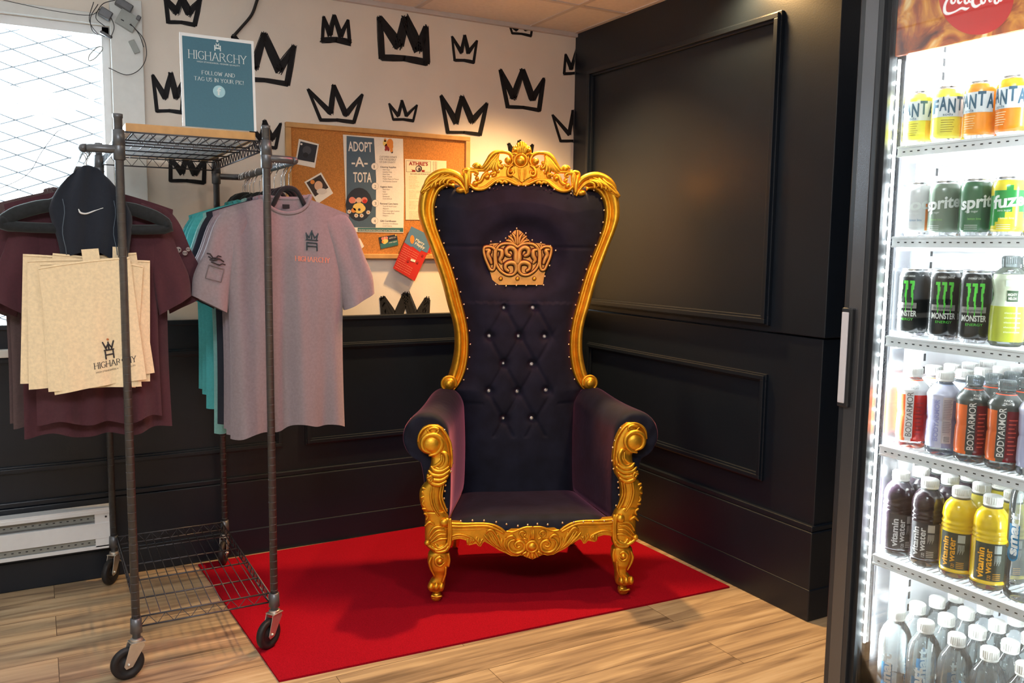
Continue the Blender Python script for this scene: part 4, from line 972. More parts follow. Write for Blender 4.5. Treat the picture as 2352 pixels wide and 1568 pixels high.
# left rail
lefts = [(-.880, MAR, 'dark maroon t-shirt hanging directly behind the cream tote bags', -.235+.235, .765+.045, .185, 21), (-.835, MAR, 'maroon t-shirt with skull sleeve print, widest on the left rail', 0, .765, .222, 22),
         (-.790, BRN, 'brown t-shirt behind the two maroon ones on the left rail', -.03, .79, .22, 23), (-.745, BRN, 'rearmost brown t-shirt of the left rail by the window', -.04, .80, .22, 24)]
def skull(o, P, SL):
    b = MB()
    for cx_, cz, r in ((.242, -.190, .010), (.262, -.200, .008), (.272, -.188, .007)):
        b.ball((cx_, -.0215, cz), r, (1, .12, 1), nu=10, nv=6)
        for s in (-1, 1): b.ball((cx_+s*r*.4, -.0228, cz+.001), r*.26, (1, .3, 1), m=1, nu=8, nv=5)
    b.build('sleeve_print', [paint(S(150, 138, 136)), INKD], o, recalc=False)
for k, (y, m, lab, dx, zh, w, sd) in enumerate(lefts):
    tee('t_shirt', XLR+.028+dx, y, 0, lab, m, W=w, zh=zh, seed=sd, amp=.009, thick=.012, fseed=22, extras=skull if k == 1 else None)
lab = ['padded black hanger in front of the maroon t-shirts holding navy shorts', 'padded black hanger of the dark maroon t-shirt', 'black hanger of the maroon t-shirt with skull sleeve print', 'black hanger of the brown t-shirt behind the maroon ones', 'black hanger of the rearmost brown t-shirt by the window', 'black hanger just behind the brown t-shirts, empty', 'empty black hanger nearest the window on left rail']
for i, y in enumerate((-.925, -.878, -.833, -.788, -.743, -.68, -.60)):
    hanger(XLR+.012, y, lab[i], 'padded' if i < 2 else 'slim', [.0, .02, -.03, .03, -.02, .05, -.04][i])
# navy garment draped over the front hanger, then cream totes clipped below
b = MB()
def nav(side):
    def f(u, v):
        s = u*2-1; w = .052+.050*min(1, v*2.6)**.6+.010*math.sin(v*5); x = s*w-.004+.010*v
        z = .010-.040*abs(s)**2.2*(1-v)-(.250+.020*s+.045*abs(s)**1.5)*v
        return (x, side*(.020+.008*math.sin(v*3))*max(0, 1-s**6)**.5+.006*math.sin(s*9+v*4), z)
    return f
b.grid(nav(-1), 30, 24); b.grid(nav(1), 20, 16)
sw = [(-.035, -.118), (-.030, -.128), (-.015, -.130), (.005, -.122), (.030, -.112)]
b.tube([(x, nav(-1)((x/.11+1)/2, .40)[1]-.002, z) for x, z in sw], [.0012, .0028, .0026, .0018, .0008], 6, m=1, spline=4, up=(0, -1, 0))
for x in (-.075, .06): b.tube([(x+.004*math.sin(k), -.026, -.09-.02*k) for k in range(9)], .0012, 4, m=2)
o = b.build('folded_shorts', [NAVC, M['white'], paint(S(90, 104, 118))], recalc=False); o.location = (XLR+.02, -.930, 1.572)
tag(o, 'navy shorts with small white tick folded over the front black hanger', 'shorts')
# tote bags
tl_ = ['frontmost cream tote bag with small throne emblem and dark lettering', 'cream tote bag directly behind the lettered one', 'third cream tote bag from the front, shifted left', 'fourth cream tote bag from the front, tilted to the right', 'fifth cream tote bag, left edge showing pale', 'cream tote bag second from the back of the stack', 'rearmost cream tote bag, right edge beside the maroon sleeve']
def bag_fn(seed, side):
    rg = random.Random(seed); p1, p2 = rg.uniform(0, 6), rg.uniform(0, 6)
    def f(u, v):
        s = u*2-1; x = s*(.122+.004*v); z = -.375*v-.006*s*math.sin(p1)-.004*s*s
        e = max(0, 1-abs(s)**8)**.5
        return (x, side*.0026*e+.004*math.sin(s*4+p1+v)*v+.003*math.sin(s*9+p2)*v, z)
    return f
spec = [(-.010, -.968, 1.305, -.085), (-.004, -.961, 1.300, -.03), (-.035, -.955, 1.310, .02), (.030, -.949, 1.312, .10), (-.045, -.943, 1.315, .05), (.012, -.937, 1.318, -.10), (.050, -.931, 1.308, .04)]
TX_ = -2.315
for i, (dx, y, z, rot) in enumerate(spec):
    b = MB(); b.grid(bag_fn(i, -1), 24, 20); b.grid(bag_fn(i, 1), 12, 10)
    b.tube([bag_fn(i, -1)(u, .012) for u in np.linspace(.01, .99, 14)], .0022, 5)
    bag = b.build('tote_bag', CREAM, recalc=False); bag.location = (TX_+dx, y, z); bag.rotation_euler = (0, rot, 0)
    tag(bag, tl_[i], 'tote bag', None)
    if i == 0:
        f = bag_fn(0, -1); on = lambda x, zz: (x, f((x/.125+1)/2, min(1, -zz/.375))[1]-.0012, zz)
        b = MB(); stroke_text(b, 'HIGHARCHY', lambda x, yy: on(-.012+x, -.322+yy+.06*x), .115, .018, 0, .10)
        put_text(b, 'HIGH STANDARDS HIGHER QUALITY', lambda x, yy: on(-.010+x, -.335+yy+.06*x), .11, .005, 0)
        for pts in ([(.022, -.296), (.022, -.274)], [(.044, -.295), (.044, -.273)], [(.022, -.284), (.044, -.283)], [(.020, -.270), (.046, -.269)], [(.018, -.245), (.026, -.268)], [(.048, -.244), (.040, -.268)], [(.033, -.268), (.033, -.246)], [(.026, -.262), (.033, -.250)], [(.040, -.262), (.033, -.250)]):
            b.tube([on(*p) for p in pts], .0022, 5, m=0)
        b.ball(on(.033, -.238), .0035, (1, .2, 1), m=1, nu=8, nv=5)
        b.build('print', [INKD, paint(S(190, 110, 60))], bag, recalc=False)
    if i in (1, 3): b = MB(); b.box(((.012 if i == 1 else .05), -.004, .014), (.046 if i == 1 else .03, .002, .05), R=Matrix.Rotation(-.06, 3, 'Y')); b.build('strap', CREAM, bag)
# ============================================================ cork board and its papers
b = MB(); bx0, bx1, bz0, bz1 = -1.486, -.603, 1.300, 1.884
for x0, x1, z0, z1 in ((bx0, bx1, bz1-.022, bz1), (bx0, bx1, bz0, bz0+.022), (bx0, bx0+.024, bz0+.0221, bz1-.0221), (bx1-.024, bx1, bz0+.0221, bz1-.0221)): b.bb(x0, x1, -.026, -.001, z0, z1)
cb = b.build('cork_board', M['oak'], bevel=.003); tag(cb, 'cork notice board in a light oak frame on the crown-painted wall', 'notice board')
b = MB(); b.bb(bx0+.02, bx1-.02, -.016, -.001, bz0+.018, bz1-.018); b.build('cork_panel', M['cork'], cb)
YW = -.0175
class Paper:
    """flat sheet traced on the plane of the board; (px,py) -> 3D"""
    def __init__(s, y=YW, droop=0): s.b = MB(); s.mats = []; s.y = y; s.droop = droop
    def mi(s, m):
        if m not in s.mats: s.mats.append(m)
        return s.mats.index(m)
    def P(s, px, py, d=0.0):
        q = at(px, py, 1, s.y); return (q[0], s.y-d-.0008, q[2])
    def sheet(s, pts, m): s.b.poly([tuple(np.array(at(*p, 1, s.y))[[0, 2]]) for p in pts], lambda a, c, d: (a, s.y-d, c), 0, .0008, s.mi(m))
    def q(s, pts, m, d=.0004): s.b.flatp([s.P(*p, d) for p in pts], s.mi(m))
    def disc(s, cx_, cy_, rx, m, d=.0008, ry=None, n=20): s.q([(cx_+rx*math.cos(2*PI*k/n), cy_+(ry or rx)*math.sin(2*PI*k/n)) for k in range(n)], m, d)
    def text(s, t, o, ux, uy, w, h, m, d=.0008, bold=0):
        # o = lower-left px ; ux,uy px unit directions
        put_text(s.b, t, lambda x, y: s.P(o[0]+ux[0]*x+uy[0]*y, o[1]+ux[1]*x+uy[1]*y, d), w, h, s.mi(m), bold)
    def done(s, name, label, cat, group=None): return tag(s.b.build(name, s.mats, recalc=False), label, cat, group)
zf = lambda x, y: (780+x*.17219, 290+y*.17219)
zq = lambda *a: [zf(*p) for p in a]
WHT = paint(S(238, 230, 220)); SLATE = paint(S(74, 98, 118)); DK = paint(S(28, 40, 58)); GRT = paint(S(120, 108, 100)); YEL = paint(S(240, 204, 110)); ORG = paint(S(226, 140, 60)); REDP = paint(S(196, 40, 34)); DRED = paint(S(150, 34, 34)); PINK = paint(S(222, 130, 110)); SKIN = paint(S(224, 178, 148)); TL2 = paint(S(48, 108, 112)); SKYB = paint(S(86, 128, 166))
# poster ADOPT - A - TOTA
p = Paper(); p.sheet(zq((45, 110), (845, 168), (860, 800), (852, 1420), (100, 1408)), WHT)
p.q(zq((92, 128), (458, 160), (487, 700), (480, 1350), (90, 1345)), SLATE)
U, V_ = (1, .075), (-.03, -1)
p.text('ADOPT', zf(115, 328), (1, .045), V_, 55, 22, WHT, bold=.015); p.text('-A-', zf(160, 535), (1, .02), V_, 37, 22, WHT, bold=.015); p.text('TOTA', zf(180, 742), (1, .02), (.0, -1), 42.5, 22.5, WHT, bold=.015)
p.disc(*zf(258, 1042), 30.5, DK, ry=38.5)
for x, y, r, m in ((165, 985, 7.5, PINK), (185, 990, 6.0, SKIN), (330, 985, 7.0, PINK), (335, 1000, 4.8, REDP), (255, 985, 6.5, SKIN), (255, 995, 3.0, DK), (185, 1120, 5.5, ORG), (260, 1090, 12.5, YEL), (225, 1080, 8.5, YEL), (300, 1095, 7.5, YEL)): p.disc(*zf(x, y), r, m, .0011+.0001*(r % 3))
for x, y in ((127, 1138), (220, 1190), (292, 1190), (380, 1147)):
    for k in range(7): a = 2*PI*k/7; p.disc(*zf(x+17*math.cos(a), y+17*math.sin(a)), 1.9, WHT, .0013, n=8)
    p.disc(*zf(x, y), 1.8, ORG, .0015, n=10)
p.disc(*zf(260, 1110), 3.0, DK, .0017)
for x, y, t in ((465, 535, '1'), (472, 798, '2'), (475, 1025, '3'), (465, 1258, '4')): p.disc(*zf(x, y), 8.0, GRT, .0010, ry=8.2, n=24); p.disc(*zf(x, y), 7.6, WHT, .0013, ry=7.8, n=24); p.text(t, zf(x-12, y+24), (1, 0), (0, -1), 2.0 if t == '1' else 4.5, 7, GRT, .0016)
for (x, y, r, m) in ((605, 185, 3.0, ORG), (605, 225, 5.0, YEL), (670, 225, 7.5, ORG), (685, 270, 5, ORG), (690, 320, 3.4, ORG), (630, 270, 5, DRED), (615, 310, 2.6, DRED), (648, 310, 2.8, DRED), (698, 343, 2.2, DK)): p.disc(*zf(x, y), r, m, .0010+.0001*(r % 2), ry=r*1.35)
for i, (t, y) in enumerate((('CUSTOMERS DONATE', 405), ('FOR THE ELDERLY', 440), ('OF OUR COUNTY', 475))): p.text(t, zf(532, y+12), (1, .03), (0, -1), 40-2*i, 4.2, GRT)
def lst(x, y, head, items):
    p.text(head, zf(x, y+12), (1, .02), (0, -1), len(head)*2.15, 3.8, paint(S(84, 70, 66)), bold=.01)
    for k, it in enumerate(items): p.text(it, zf(x+35, y+45+31*k), (1, .02), (0, -1), len(it)*1.75, 2.9, GRT)
lst(540, 540, 'Cleaning Supplies', ['Dish Soap', 'Laundry Soap', 'Hand Soap', 'Paper Towels', 'Toilet Paper & Tissue', 'All Purpose Cleaner'])
lst(540, 803, 'Hygiene Items', ['Body Wash', 'Soap', 'Lotion', 'Deodorant', 'Comb & Brush'])
lst(540, 1028, 'Personal Care Items', ['Touch & Hand Cream', 'Slippers', 'Sock Overnight Cushion', 'Disposable Pads', 'Diapers'])
lst(540, 1258, 'Gift Certificates', ['Grocery Certificates', 'Local Stores'])
p.q(zq((240, 1352), (848, 1354), (848, 1408), (240, 1402)), TL2); p.text('FOR MORE INFORMATION CONTACT US AT THE FRONT DESK', zf(250, 1394), (1, .015), (0, -1), 95, 3.6, WHT)
p.done('poster', 'tall poster reading ADOPT-A-TOTA pinned to the cork board', 'poster')
# menu sheet ATHRE'S
p = Paper(); p.sheet(zq((872, 435), (1424, 462), (1424, 1250), (880, 1246)), paint(S(240, 222, 190)))
p.q(zq((885, 455), (1215, 470), (1218, 474), (888, 459)), GRT); p.q(zq((888, 604), (1215, 610), (1215, 614), (888, 608)), GRT); p.q(zq((885, 455), (889, 455), (892, 606), (888, 606)), GRT); p.q(zq((1212, 470), (1216, 470), (1216, 610), (1212, 610)), GRT)
p.text("ATHRE'S", zf(922, 516), (1, .035), (0, -1), 44, 7.8, DRED, bold=.03)
p.disc(*zf(1055, 565), 7.5, paint(S(60, 50, 52)), .0010); p.disc(*zf(1050, 565), 5.2, paint(S(205, 195, 185)), .0013); p.disc(*zf(1060, 572), 2.6, paint(S(60, 50, 52)), .0016, ry=4)
p.q(zq((955, 575), (1010, 585), (1010, 608), (958, 606), (968, 592)), DRED); p.q(zq((1142, 585), (1095, 580), (1095, 610), (1140, 612), (1130, 598)), DRED)
p.text('SALT CHIPS AND SPORKED PIZZA', zf(940, 640), (1, .02), (0, -1), 47, 2.6, GRT, bold=.02)
rg = random.Random(4)
for k in range(30):
    y = 662+19.5*k
    if k in (9, 16, 23): continue
    p.text(rg.choice(['chicken wrap 8.50', 'garden salad', 'steak and cheese', 'fries', 'large pizza 14', 'sub of the day', 'soup']), zf(925, y+8), (1, .01), (0, -1), rg.uniform(14, 26), 1.6, paint(S(190, 170, 140)))
    if k < 8: p.text('4.50', zf(1240, 480+k*16), (1, .01), (0, -1), 10, 1.8, GRT)
p.done('menu_sheet', 'cream restaurant menu sheet headed in dark red beside the tall poster', 'menu')
# polaroids
zg = lambda x, y: (640+x*.28702, 270+y*.28702)
gq = lambda *a: [zg(*p) for p in a]
p = Paper(); p.sheet(gq((162, 170), (322, 212), (290, 403), (132, 370)), WHT); p.q(gq((174, 190), (310, 222), (285, 360), (147, 334)), paint(S(34, 38, 50)))
p.disc(*zg(225, 262), 10, paint(S(70, 72, 80)), .0008); p.disc(*zg(215, 300), 6, paint(S(20, 22, 30)), .0010); p.disc(*zg(180, 213), 2.4, WHT, .004)
p.done('photograph', 'dark instant photo pinned at the top left of the cork board', 'photo')
p = Paper(); p.sheet(gq((205, 515), (340, 438), (436, 605), (312, 690)), WHT); p.q(gq((222, 520), (335, 456), (398, 560), (290, 632)), paint(S(56, 44, 44)))
p.disc(*zg(318, 545), 9.5, SKIN, .0008, ry=11); p.disc(*zg(345, 590), 12, paint(S(222, 210, 200)), .0010, ry=7); p.disc(*zg(312, 520), 9, paint(S(38, 28, 26)), .0007); p.disc(*zg(270, 515), 5, ORG, .0009)
p.done('photograph', 'tilted instant photo of a person in white above the grey t-shirt', 'photo')
p = Paper(); p.sheet(gq((600, 970), (650, 965), (684, 1030), (655, 1055), (600, 1060)), WHT); p.done('photograph', 'small white photo corner peeking out behind the grey sleeve', 'photo')
# business card
p = Paper(); p.sheet(gq((800, 958), (945, 932), (958, 1018), (818, 1050)), DK); p.q(gq((812, 1010), (952, 975), (958, 1018), (818, 1050)), TL2)
for x, y, r, m in ((832, 968, 3.5, PINK), (862, 962, 3.4, PINK), (848, 964, 3.2, SKIN), (846, 990, 6, YEL), (858, 985, 5, YEL), (832, 995, 2.6, ORG)): p.disc(*zg(x, y), r, m, .0010+.0001*(r % 2))
p.text('ADOPT A TOTA', zg(882, 972), (1, -.18), (.15, -1), 16, 3.5, WHT); p.text('senior helpers', zg(882, 1006), (1, -.2), (.15, -1), 18, 3, WHT); p.disc(*zg(935, 940), 1.8, YEL, .004)
p.done('business_card', 'small navy and teal card pinned below the tall poster', 'card')
# red and blue flyer hanging below the frame, tilted
p = Paper(y=-.028); p.sheet(gq((1062, 870), (1215, 945), (1215, 1085), (1190, 1085), (1088, 1308), (915, 1205), (1005, 998)), REDP)
p.q(gq((1062, 870), (1205, 940), (1222, 1000), (1188, 1082), (1140, 1062), (1130, 1075), (1090, 1045), (1070, 1030), (1060, 1035), (1005, 998)), SKYB)
p.text('Merry', zg(1092, 985), (.90, .50), (.5, -.88), 22, 6.5, WHT, .0012, .02); p.text('Happy', zg(1088, 1012), (.90, .50), (.5, -.88), 24, 6.5, WHT, .0012, .02)
p.disc(*zg(1068, 975), 5, ORG, .0010, ry=10)
for k in range(11):
    t = k/11; x = 1000-78*t; y = 1018+178*t
    p.text('wishing all our friends joy', zg(x, y+14), (.90, .48), (.45, -.85), 17 if k in (4, 5, 6) else 38, 2.0, paint(S(240, 170, 150)), .0010)
for x, y in ((1035, 1148), (1110, 1160), (1150, 1105)): p.disc(*zg(x, y), 2.6, DRED, .0013)
p.q(gq((1058, 1128), (1095, 1140), (1090, 1158), (1053, 1145)), WHT, .0013)
p.done('flyer', 'tilted red and blue greeting flyer overhanging the cork board bottom edge', 'flyer')

# ============================================================ baseboard heater
b = MB(); hx0, hx1 = -3.4, -2.212; y0 = -.041
b.bb(hx0, hx1, y0-.012, y0, .150, .305, 0)
b.bb(hx0, hx1, y0-.060, y0, .293, .309, 0)
pr = [(y0-.060, .309), (y0-.064, .300), (y0-.060, .288), (y0-.045, .285)]
b.bb(hx0, hx1, y0-.062, y0-.056, .286, .300, 0)
b.bb(hx0, hx1-.075, y0-.034, y0-.020, .252, .285, 1)
b.bb(hx0, hx1, y0-.060, y0-.052, .185, .248, 0)
b.bb(hx0, hx1-.075, y0-.050, y0-.02, .158, .184, 1)
b.bb(hx0, hx1, y0-.058, y0, .142, .156, 0)
b.bb(hx1-.075, hx1, y0-.058, y0, .150, .300, 0); b.bb(hx1-.004, hx1, y0-.066, y0, .142, .312, 0)
for k in range(46): x = hx0+.03+k*.024; b.bb(x, x+.008, y0-.0355, y0-.034, .262, .266, 2); b.bb(x, x+.008, y0-.0515, y0-.050, .168, .172, 2)
b.lathe([(.0, .0), (.004, .0), (.004, .003), (0, .003)], (hx1-.035, y0-.058, .272), 10, m=2, R=Matrix.Rotation(PI/2, 3, 'X'))
tag(b.build('baseboard_heater', [M['white'], mat('heater_vent', S(150, 152, 146), .5, noise=.1), M['blackp']], bevel=.0015), 'white electric baseboard heater low on the navy wall under the window', 'heater')

# ============================================================ plug strip with adapters by the window head
def wpt(px, py, y): q = at(px, py, 1, y); return np.array([q[0], y, q[2]])
c0 = wpt(292, 48, -.04); 
ps = empty('power_strip', tuple(c0), 0, 'grey plug strip with adapters and tangled cables hanging at the window corner', 'power strip')
def pb(b, name, m, bevel=0): o = b.build(name, m, None, bevel); o.data.transform(Matrix.Translation(tuple(-c0))); o.parent = ps; return o
Rz = Matrix.Rotation(math.radians(28), 3, 'Y')
b = MB(); b.box(c0+[0, 0, 0], (.070, .030, .062), 0, Rz); 
for dx in (-.018, .012): b.box(c0+[dx, -.016, -.012-dx*.5], (.012, .003, .004), 1, Rz)
b.box(wpt(308, 108, -.035), (.022, .022, .050), 0, Matrix.Rotation(math.radians(-25), 3, 'Y'))
pb(b, 'housing', [M['grayp'], M['blackp']], .004)
for px, py, d, sz, an in ((285, 12, -.05, (.062, .034, .030), 28), (242, 32, -.045, (.046, .03, .034), 28), (318, 42, -.05, (.016, .02, .020), 28), (244, 80, -.03, (.046, .016, .012), 25)):
    b = MB(); b.box(wpt(px, py, d), sz, 0, Matrix.Rotation(math.radians(an), 3, 'Y')); pb(b, 'adapter', M['steel'], .004)
b = MB()
for pts in ([(300, 55), (330, 90), (336, 130), (320, 160), (290, 172), (250, 156)], [(225, 10), (208, 40), (212, 70), (225, 80)], [(215, 5), (205, 45), (222, 75), (240, 84)], [(250, 30), (262, 60), (255, 86)], [(265, 0), (235, 10), (220, 40), (240, 60)], [(305, 60), (320, 80), (330, 108)]):
    b.tube([wpt(*p, -.055) for p in pts], .0016, 6, spline=6)
pb(b, 'cable', M['blackp'])
b = MB(); b.tube([wpt(*p, -.03) for p in ((203, 138), (206, 126), (222, 110), (234, 108), (234, 116), (218, 134), (206, 140))], .0022, 6, spline=5, closed=True); tag(b.build('cable_clip', M['grayp']), 'small pale oval loop hanging in the window below the plug strip', 'clip')
b = MB(); b.tube([wpt(*p, -.02) for p in ((0, -2), (60, 12), (130, 26), (205, 35), (230, 20))], .0012, 5, spline=5); tag(b.build('wire', M['blackp']), 'thin dark wire strung along the top of the window', 'wire')
b = MB(); b.tube([wpt(*p, .03) for p in ((0, 432), (40, 415), (70, 393), (95, 350), (128, 306), (140, 298))], .0012, 5, spline=5); tag(b.build('wire', M['blackp']), 'thin dangling wire crossing the lower half of the window', 'wire')
b = MB(); b.tube([wpt(*p, -.012) for p in ((537, 82), (555, 62), (578, 34), (590, 2), (598, -22), (603, -60))], .0062, 10, spline=5); tag(b.build('cable', M['blackp']), 'thick black cable curving down the wall from ceiling to the big crown', 'cable')
# ============================================================ glass-door drinks fridge
FX, FY0, FY1, FZ1 = -.74, -2.36, -3.30, 2.03
fr_ = empty('drinks_fridge', (-.37, -2.83, 0), 0, 'black glass-door drinks fridge with lit shelves at right edge of the room', 'fridge')
def fb_(b, name, m, bevel=0, parent=None):
    o = b.build(name, m, None, bevel, recalc=True); o.data.transform(Matrix.Translation((.37, 2.83, 0))); o.parent = parent or fr_; return o
b = MB(); YI0, YI1 = -2.447, -3.24
b.bb(-.685, 0, FY0-.005, YI0+.01, .0, FZ1); b.bb(-.685, 0, YI1-.01, FY1, 0, FZ1); b.bb(-.685, 0, FY0-.006, FY1+.001, 1.995, FZ1); b.bb(-.685, 0, FY0-.006, FY1+.001, 0.0, .15); b.bb(-.03, 0, FY0-.006, FY1+.001, .1, FZ1)
fb_(b, 'cabinet', M['fridge'], .003)
b = MB(); b.bb(-.625, -.04, YI0, YI0+.009, .15, 1.995); b.bb(-.625, -.04, YI1-.009, YI1, .15, 1.995); b.bb(-.04, -.031, YI0, YI1, .15, 1.995); b.bb(-.68, -.04, YI0, YI1, .15, .165); b.bb(-.68, -.04, YI0, YI1, 1.985, 1.995)
fb_(b, 'liner', M['liner'])
b = MB()
for x in (-.55, -.15):
    b.bb(x-.012, x+.012, YI0-.004, YI0, .17, 1.95)
    for z in np.arange(.20, 1.92, .032): b.bb(x-.004, x+.004, YI0-.0046, YI0-.004, z, z+.018, 1)
fb_(b, 'shelf_rail', [M['white'], M['blackp']])
b = MB(); b.bb(-.683, -.625, YI0-.001, YI0+.009, .15, 1.99); fb_(b, 'jamb', M['fridgeal'])
# door
door = empty('door', (0, 0, 0)); door.parent = fr_
b = MB()
b.bb(FX, -.69, FY0, FY0-.066, .055, 2.015); b.bb(FX, -.69, FY1+.07, FY1, .055, 2.015); b.bb(FX, -.69, FY0-.06, FY1+.06, .055, .15); b.bb(FX, -.69, FY0-.06, FY1+.06, 1.985, 2.015)
fb_(b, 'door_frame', M['fridge'], .003, door)
b = MB(); b.bb(FX-.0015, FX+.001, FY0-.016, FY0-.052, .16, 1.995); fb_(b, 'frame_facing', mat('glossy_black_trim', (.16, .16, .17), .25, metal=.8), .001, door)
b = MB(); b.bb(-.728, -.700, FY0-.062, FY0-.078, .15, 1.99); b.bb(-.728, -.70, YI1, YI1+.012, .15, 1.99); fb_(b, 'gasket', M['blackp'], .001, door)
b = MB(); b.bb(-.722, -.717, FY0-.066, FY1+.07, .15, 1.985); fb_(b, 'door_glass', M['glass'], 0, door)
b = MB()
b.bb(FX-.012, FX, -2.364, -2.396, .985, 1.226); fb_(b, 'handle', M['blackp'], .003, door)
b = MB(); b.bb(FX-.0155, FX-.011, -2.3675, -2.387, .995, 1.216); fb_(b, 'handle_grip', mat('grip_silver', S(208, 204, 208), .35, metal=.2), .002, door)
# led strip on the door, left side
b = MB(); ly = FY0-.081
b.bb(-.700, -.694, ly-.0025, ly+.0015, .40, 1.800, 0)
for z in np.arange(.42, 1.79, .0332): b.ball((-.7005, ly-.001, z), .0042, (.6, .8, 1.1), 1, 8, 6)
fb_(b, 'led_strip', [M['ledbar'], M['led']], 0)
lamp('fridge_led_lamp', 'AREA', (-.685, ly-.012, 1.08), 30, (.88, .96, 1.0), (-.30, -2.95, 1.08), shape='RECTANGLE', size=.012, size_y=1.45)
lamp('fridge_led_lamp', 'AREA', (-.685, YI1+.012, 1.08), 24, (.88, .96, 1.0), (-.30, -2.7, 1.08), shape='RECTANGLE', size=.012, size_y=1.45)
lamp('fridge_led_lamp', 'AREA', (-.40, -2.84, 1.975), 14, (.88, .96, 1.0), (-.40, -2.84, 0), shape='RECTANGLE', size=.45, size_y=.6)
# header panel
def hdr_mat():
    m = bpy.data.materials.new('header_print'); m.use_nodes = True; nt = m.node_tree; N = nt.nodes; L = nt.links; b = N['Principled BSDF']
    tc = N.new('ShaderNodeTexCoord'); n = N.new('ShaderNodeTexNoise'); n.inputs['Scale'].default_value = 13; n.inputs['Detail'].default_value = 7; n.inputs['Distortion'].default_value = 1.4
    L.new(tc.outputs['Object'], n.inputs['Vector']); r = N.new('ShaderNodeValToRGB'); e = r.color_ramp.elements
    e[0].position = .32; e[0].color = (*S(88, 34, 14), 1); e[1].position = .70; e[1].color = (*S(246, 226, 170), 1); k = e.new(.46); k.color = (*S(176, 84, 28), 1); k = e.new(.57); k.color = (*S(224, 150, 54), 1)
    L.new(n.outputs['Fac'], r.inputs[0]); L.new(r.outputs[0], b.inputs['Base Color']); L.new(r.outputs[0], b.inputs['Emission Color']); b.inputs['Emission Strength'].default_value = .3; return m
b = MB(); b.bb(-.712, -.700, FY0-.080, YI1, 1.806, 1.99, 0)
hp = lambda px, py, d=0.0: (lambda q: (-.7122-d, q[1], q[2]))(at(px, py, 0, -.712))
RED = mat('backlit_red', S(222, 40, 34), .4, emit=S(222, 40, 34), es=.18); WTX = mat('backlit_white', (1, 1, 1), .4, emit=(1, .95, .95), es=.4)
n = 48; pts = [(2243+86*math.cos(2*PI*k/n), -8+88*math.sin(2*PI*k/n)) for k in range(n)]
P3 = [hp(x, y, .0004) for x, y in pts]; P3 = [(x, y, max(1.8065, min(1.989, z))) for x, y, z in P3]; b.flatp(P3, 1)
zh_ = lambda x, y: (1900+x*.2296, y*.2296)
def stroke(pts, w):
    q = cr([(*hp(*zh_(x, y), .0010), ww) for (x, y), ww in zip(pts, w)], 6)
    b.tube([(-.7130, p[1], p[2]) for p in q if p[2] < 1.985], [max(.0004, p[3]) for p in q if p[2] < 1.985], 6, m=2, up=(1, 0, 0), flat=.3)
stroke([(1270, -60), (1210, -10), (1178, 60), (1180, 120), (1215, 138), (1280, 118), (1345, 84), (1390, 92), (1425, 76)], [.002, .003, .0036, .0036, .003, .0022, .0026, .003, .0006])
for x0 in (1265, 1400, 1565, 1700): stroke([(x0+16, -30), (x0-12, -20), (x0-22, 15), (x0-8, 34), (x0+14, 20), (x0+22, -20), (x0+12, -32)], [.0018, .0024, .0028, .0024, .0022, .002, .0014])
stroke([(1345, -30), (1318, -10), (1312, 18), (1330, 32), (1352, 14)], [.0014, .0024, .0028, .0024, .001]); stroke([(1428, -30), (1424, 10), (1440, 22), (1456, 4)], [.0022, .0022, .0018, .001])
stroke([(1530, -70), (1478, -40), (1456, 10), (1462, 50), (1490, 66), (1530, 46), (1560, 20)], [.002, .003, .0036, .0036, .003, .002, .001]); stroke([(1640, -90), (1622, -20), (1630, 16), (1652, 8)], [.0018, .0024, .002, .001]); stroke([(1726, -30), (1722, 2), (1740, 10), (1760, -6)], [.002, .002, .0016, .0008])
fb_(b, 'header_panel', [hdr_mat(), RED, WTX], 0)
# shelves
SZ = [1.604, 1.398, 1.166, .903, .633, .205]
for z in SZ:
    b = MB(); b.bb(-.700, -.692, YI0-.006, YI1+.006, z-.026, z-.001); b.bb(-.703, -.700, YI0-.006, YI1+.006, z-.006, z-.002); b.bb(-.703, -.700, YI0-.006, YI1+.006, z-.026, z-.022)
    for k in range(42): y = YI0-.02-k*.0185; b.bb(-.7006, -.700, y-.006, y, z-.016, z-.0135, 1)
    for k in range(54): y = YI0-.010-k*.0145; b.bb(-.692, -.06, y-.0016, y+.0016, z-.004, z-.0005)
    for x in (-.55, -.35, -.15, -.07): b.bb(x-.003, x+.003, YI0-.004, YI1+.004, z-.012, z-.004)
    b.bb(-.66, -.10, YI0-.002, YI0-.008, z-.034, z-.004); b.bb(-.66, -.10, YI1+.002, YI1+.008, z-.034, z-.004)
    fb_(b, 'shelf', [M['white'], M['blackp']])

# ============================================================ drinks
import bmesh
def text_cut(t, n, ax, bold=0.0):
    V, Fc, w = text_geo(t, bold); bm = bmesh.new(); vs = [bm.verts.new((x, y, 0)) for x, y in V]
    for f in Fc:
        try: bm.faces.new([vs[i] for i in f])
        except ValueError: pass
    L = w if ax == 0 else 1.2
    for k in range(-n if ax else 1, n+1 if ax else n):
        c = (L*k/n, 0, 0) if ax == 0 else (0, L*k/n, 0)
        bmesh.ops.bisect_plane(bm, geom=bm.verts[:]+bm.edges[:]+bm.faces[:], plane_co=c, plane_no=(1, 0, 0) if ax == 0 else (0, 1, 0))
    bm.verts.index_update(); out = ([(v.co.x, v.co.y) for v in bm.verts], [tuple(v.index for v in f.verts) for f in bm.faces], w); bm.free(); return out
def wrap_h(b, t, rf, a0, z0, width, height, m=0, bold=0, skew=0.0):
    V, Fc, w = text_cut(t, max(4, len(t)*2), 0, bold)
    b.add([(lambda a, z, r: (r*math.cos(a), r*math.sin(a), z))(a0+(x/w*width)/.033, z0+y*height+skew*x/w*width, rf(z0+y*height)) for x, y in V], Fc, m)
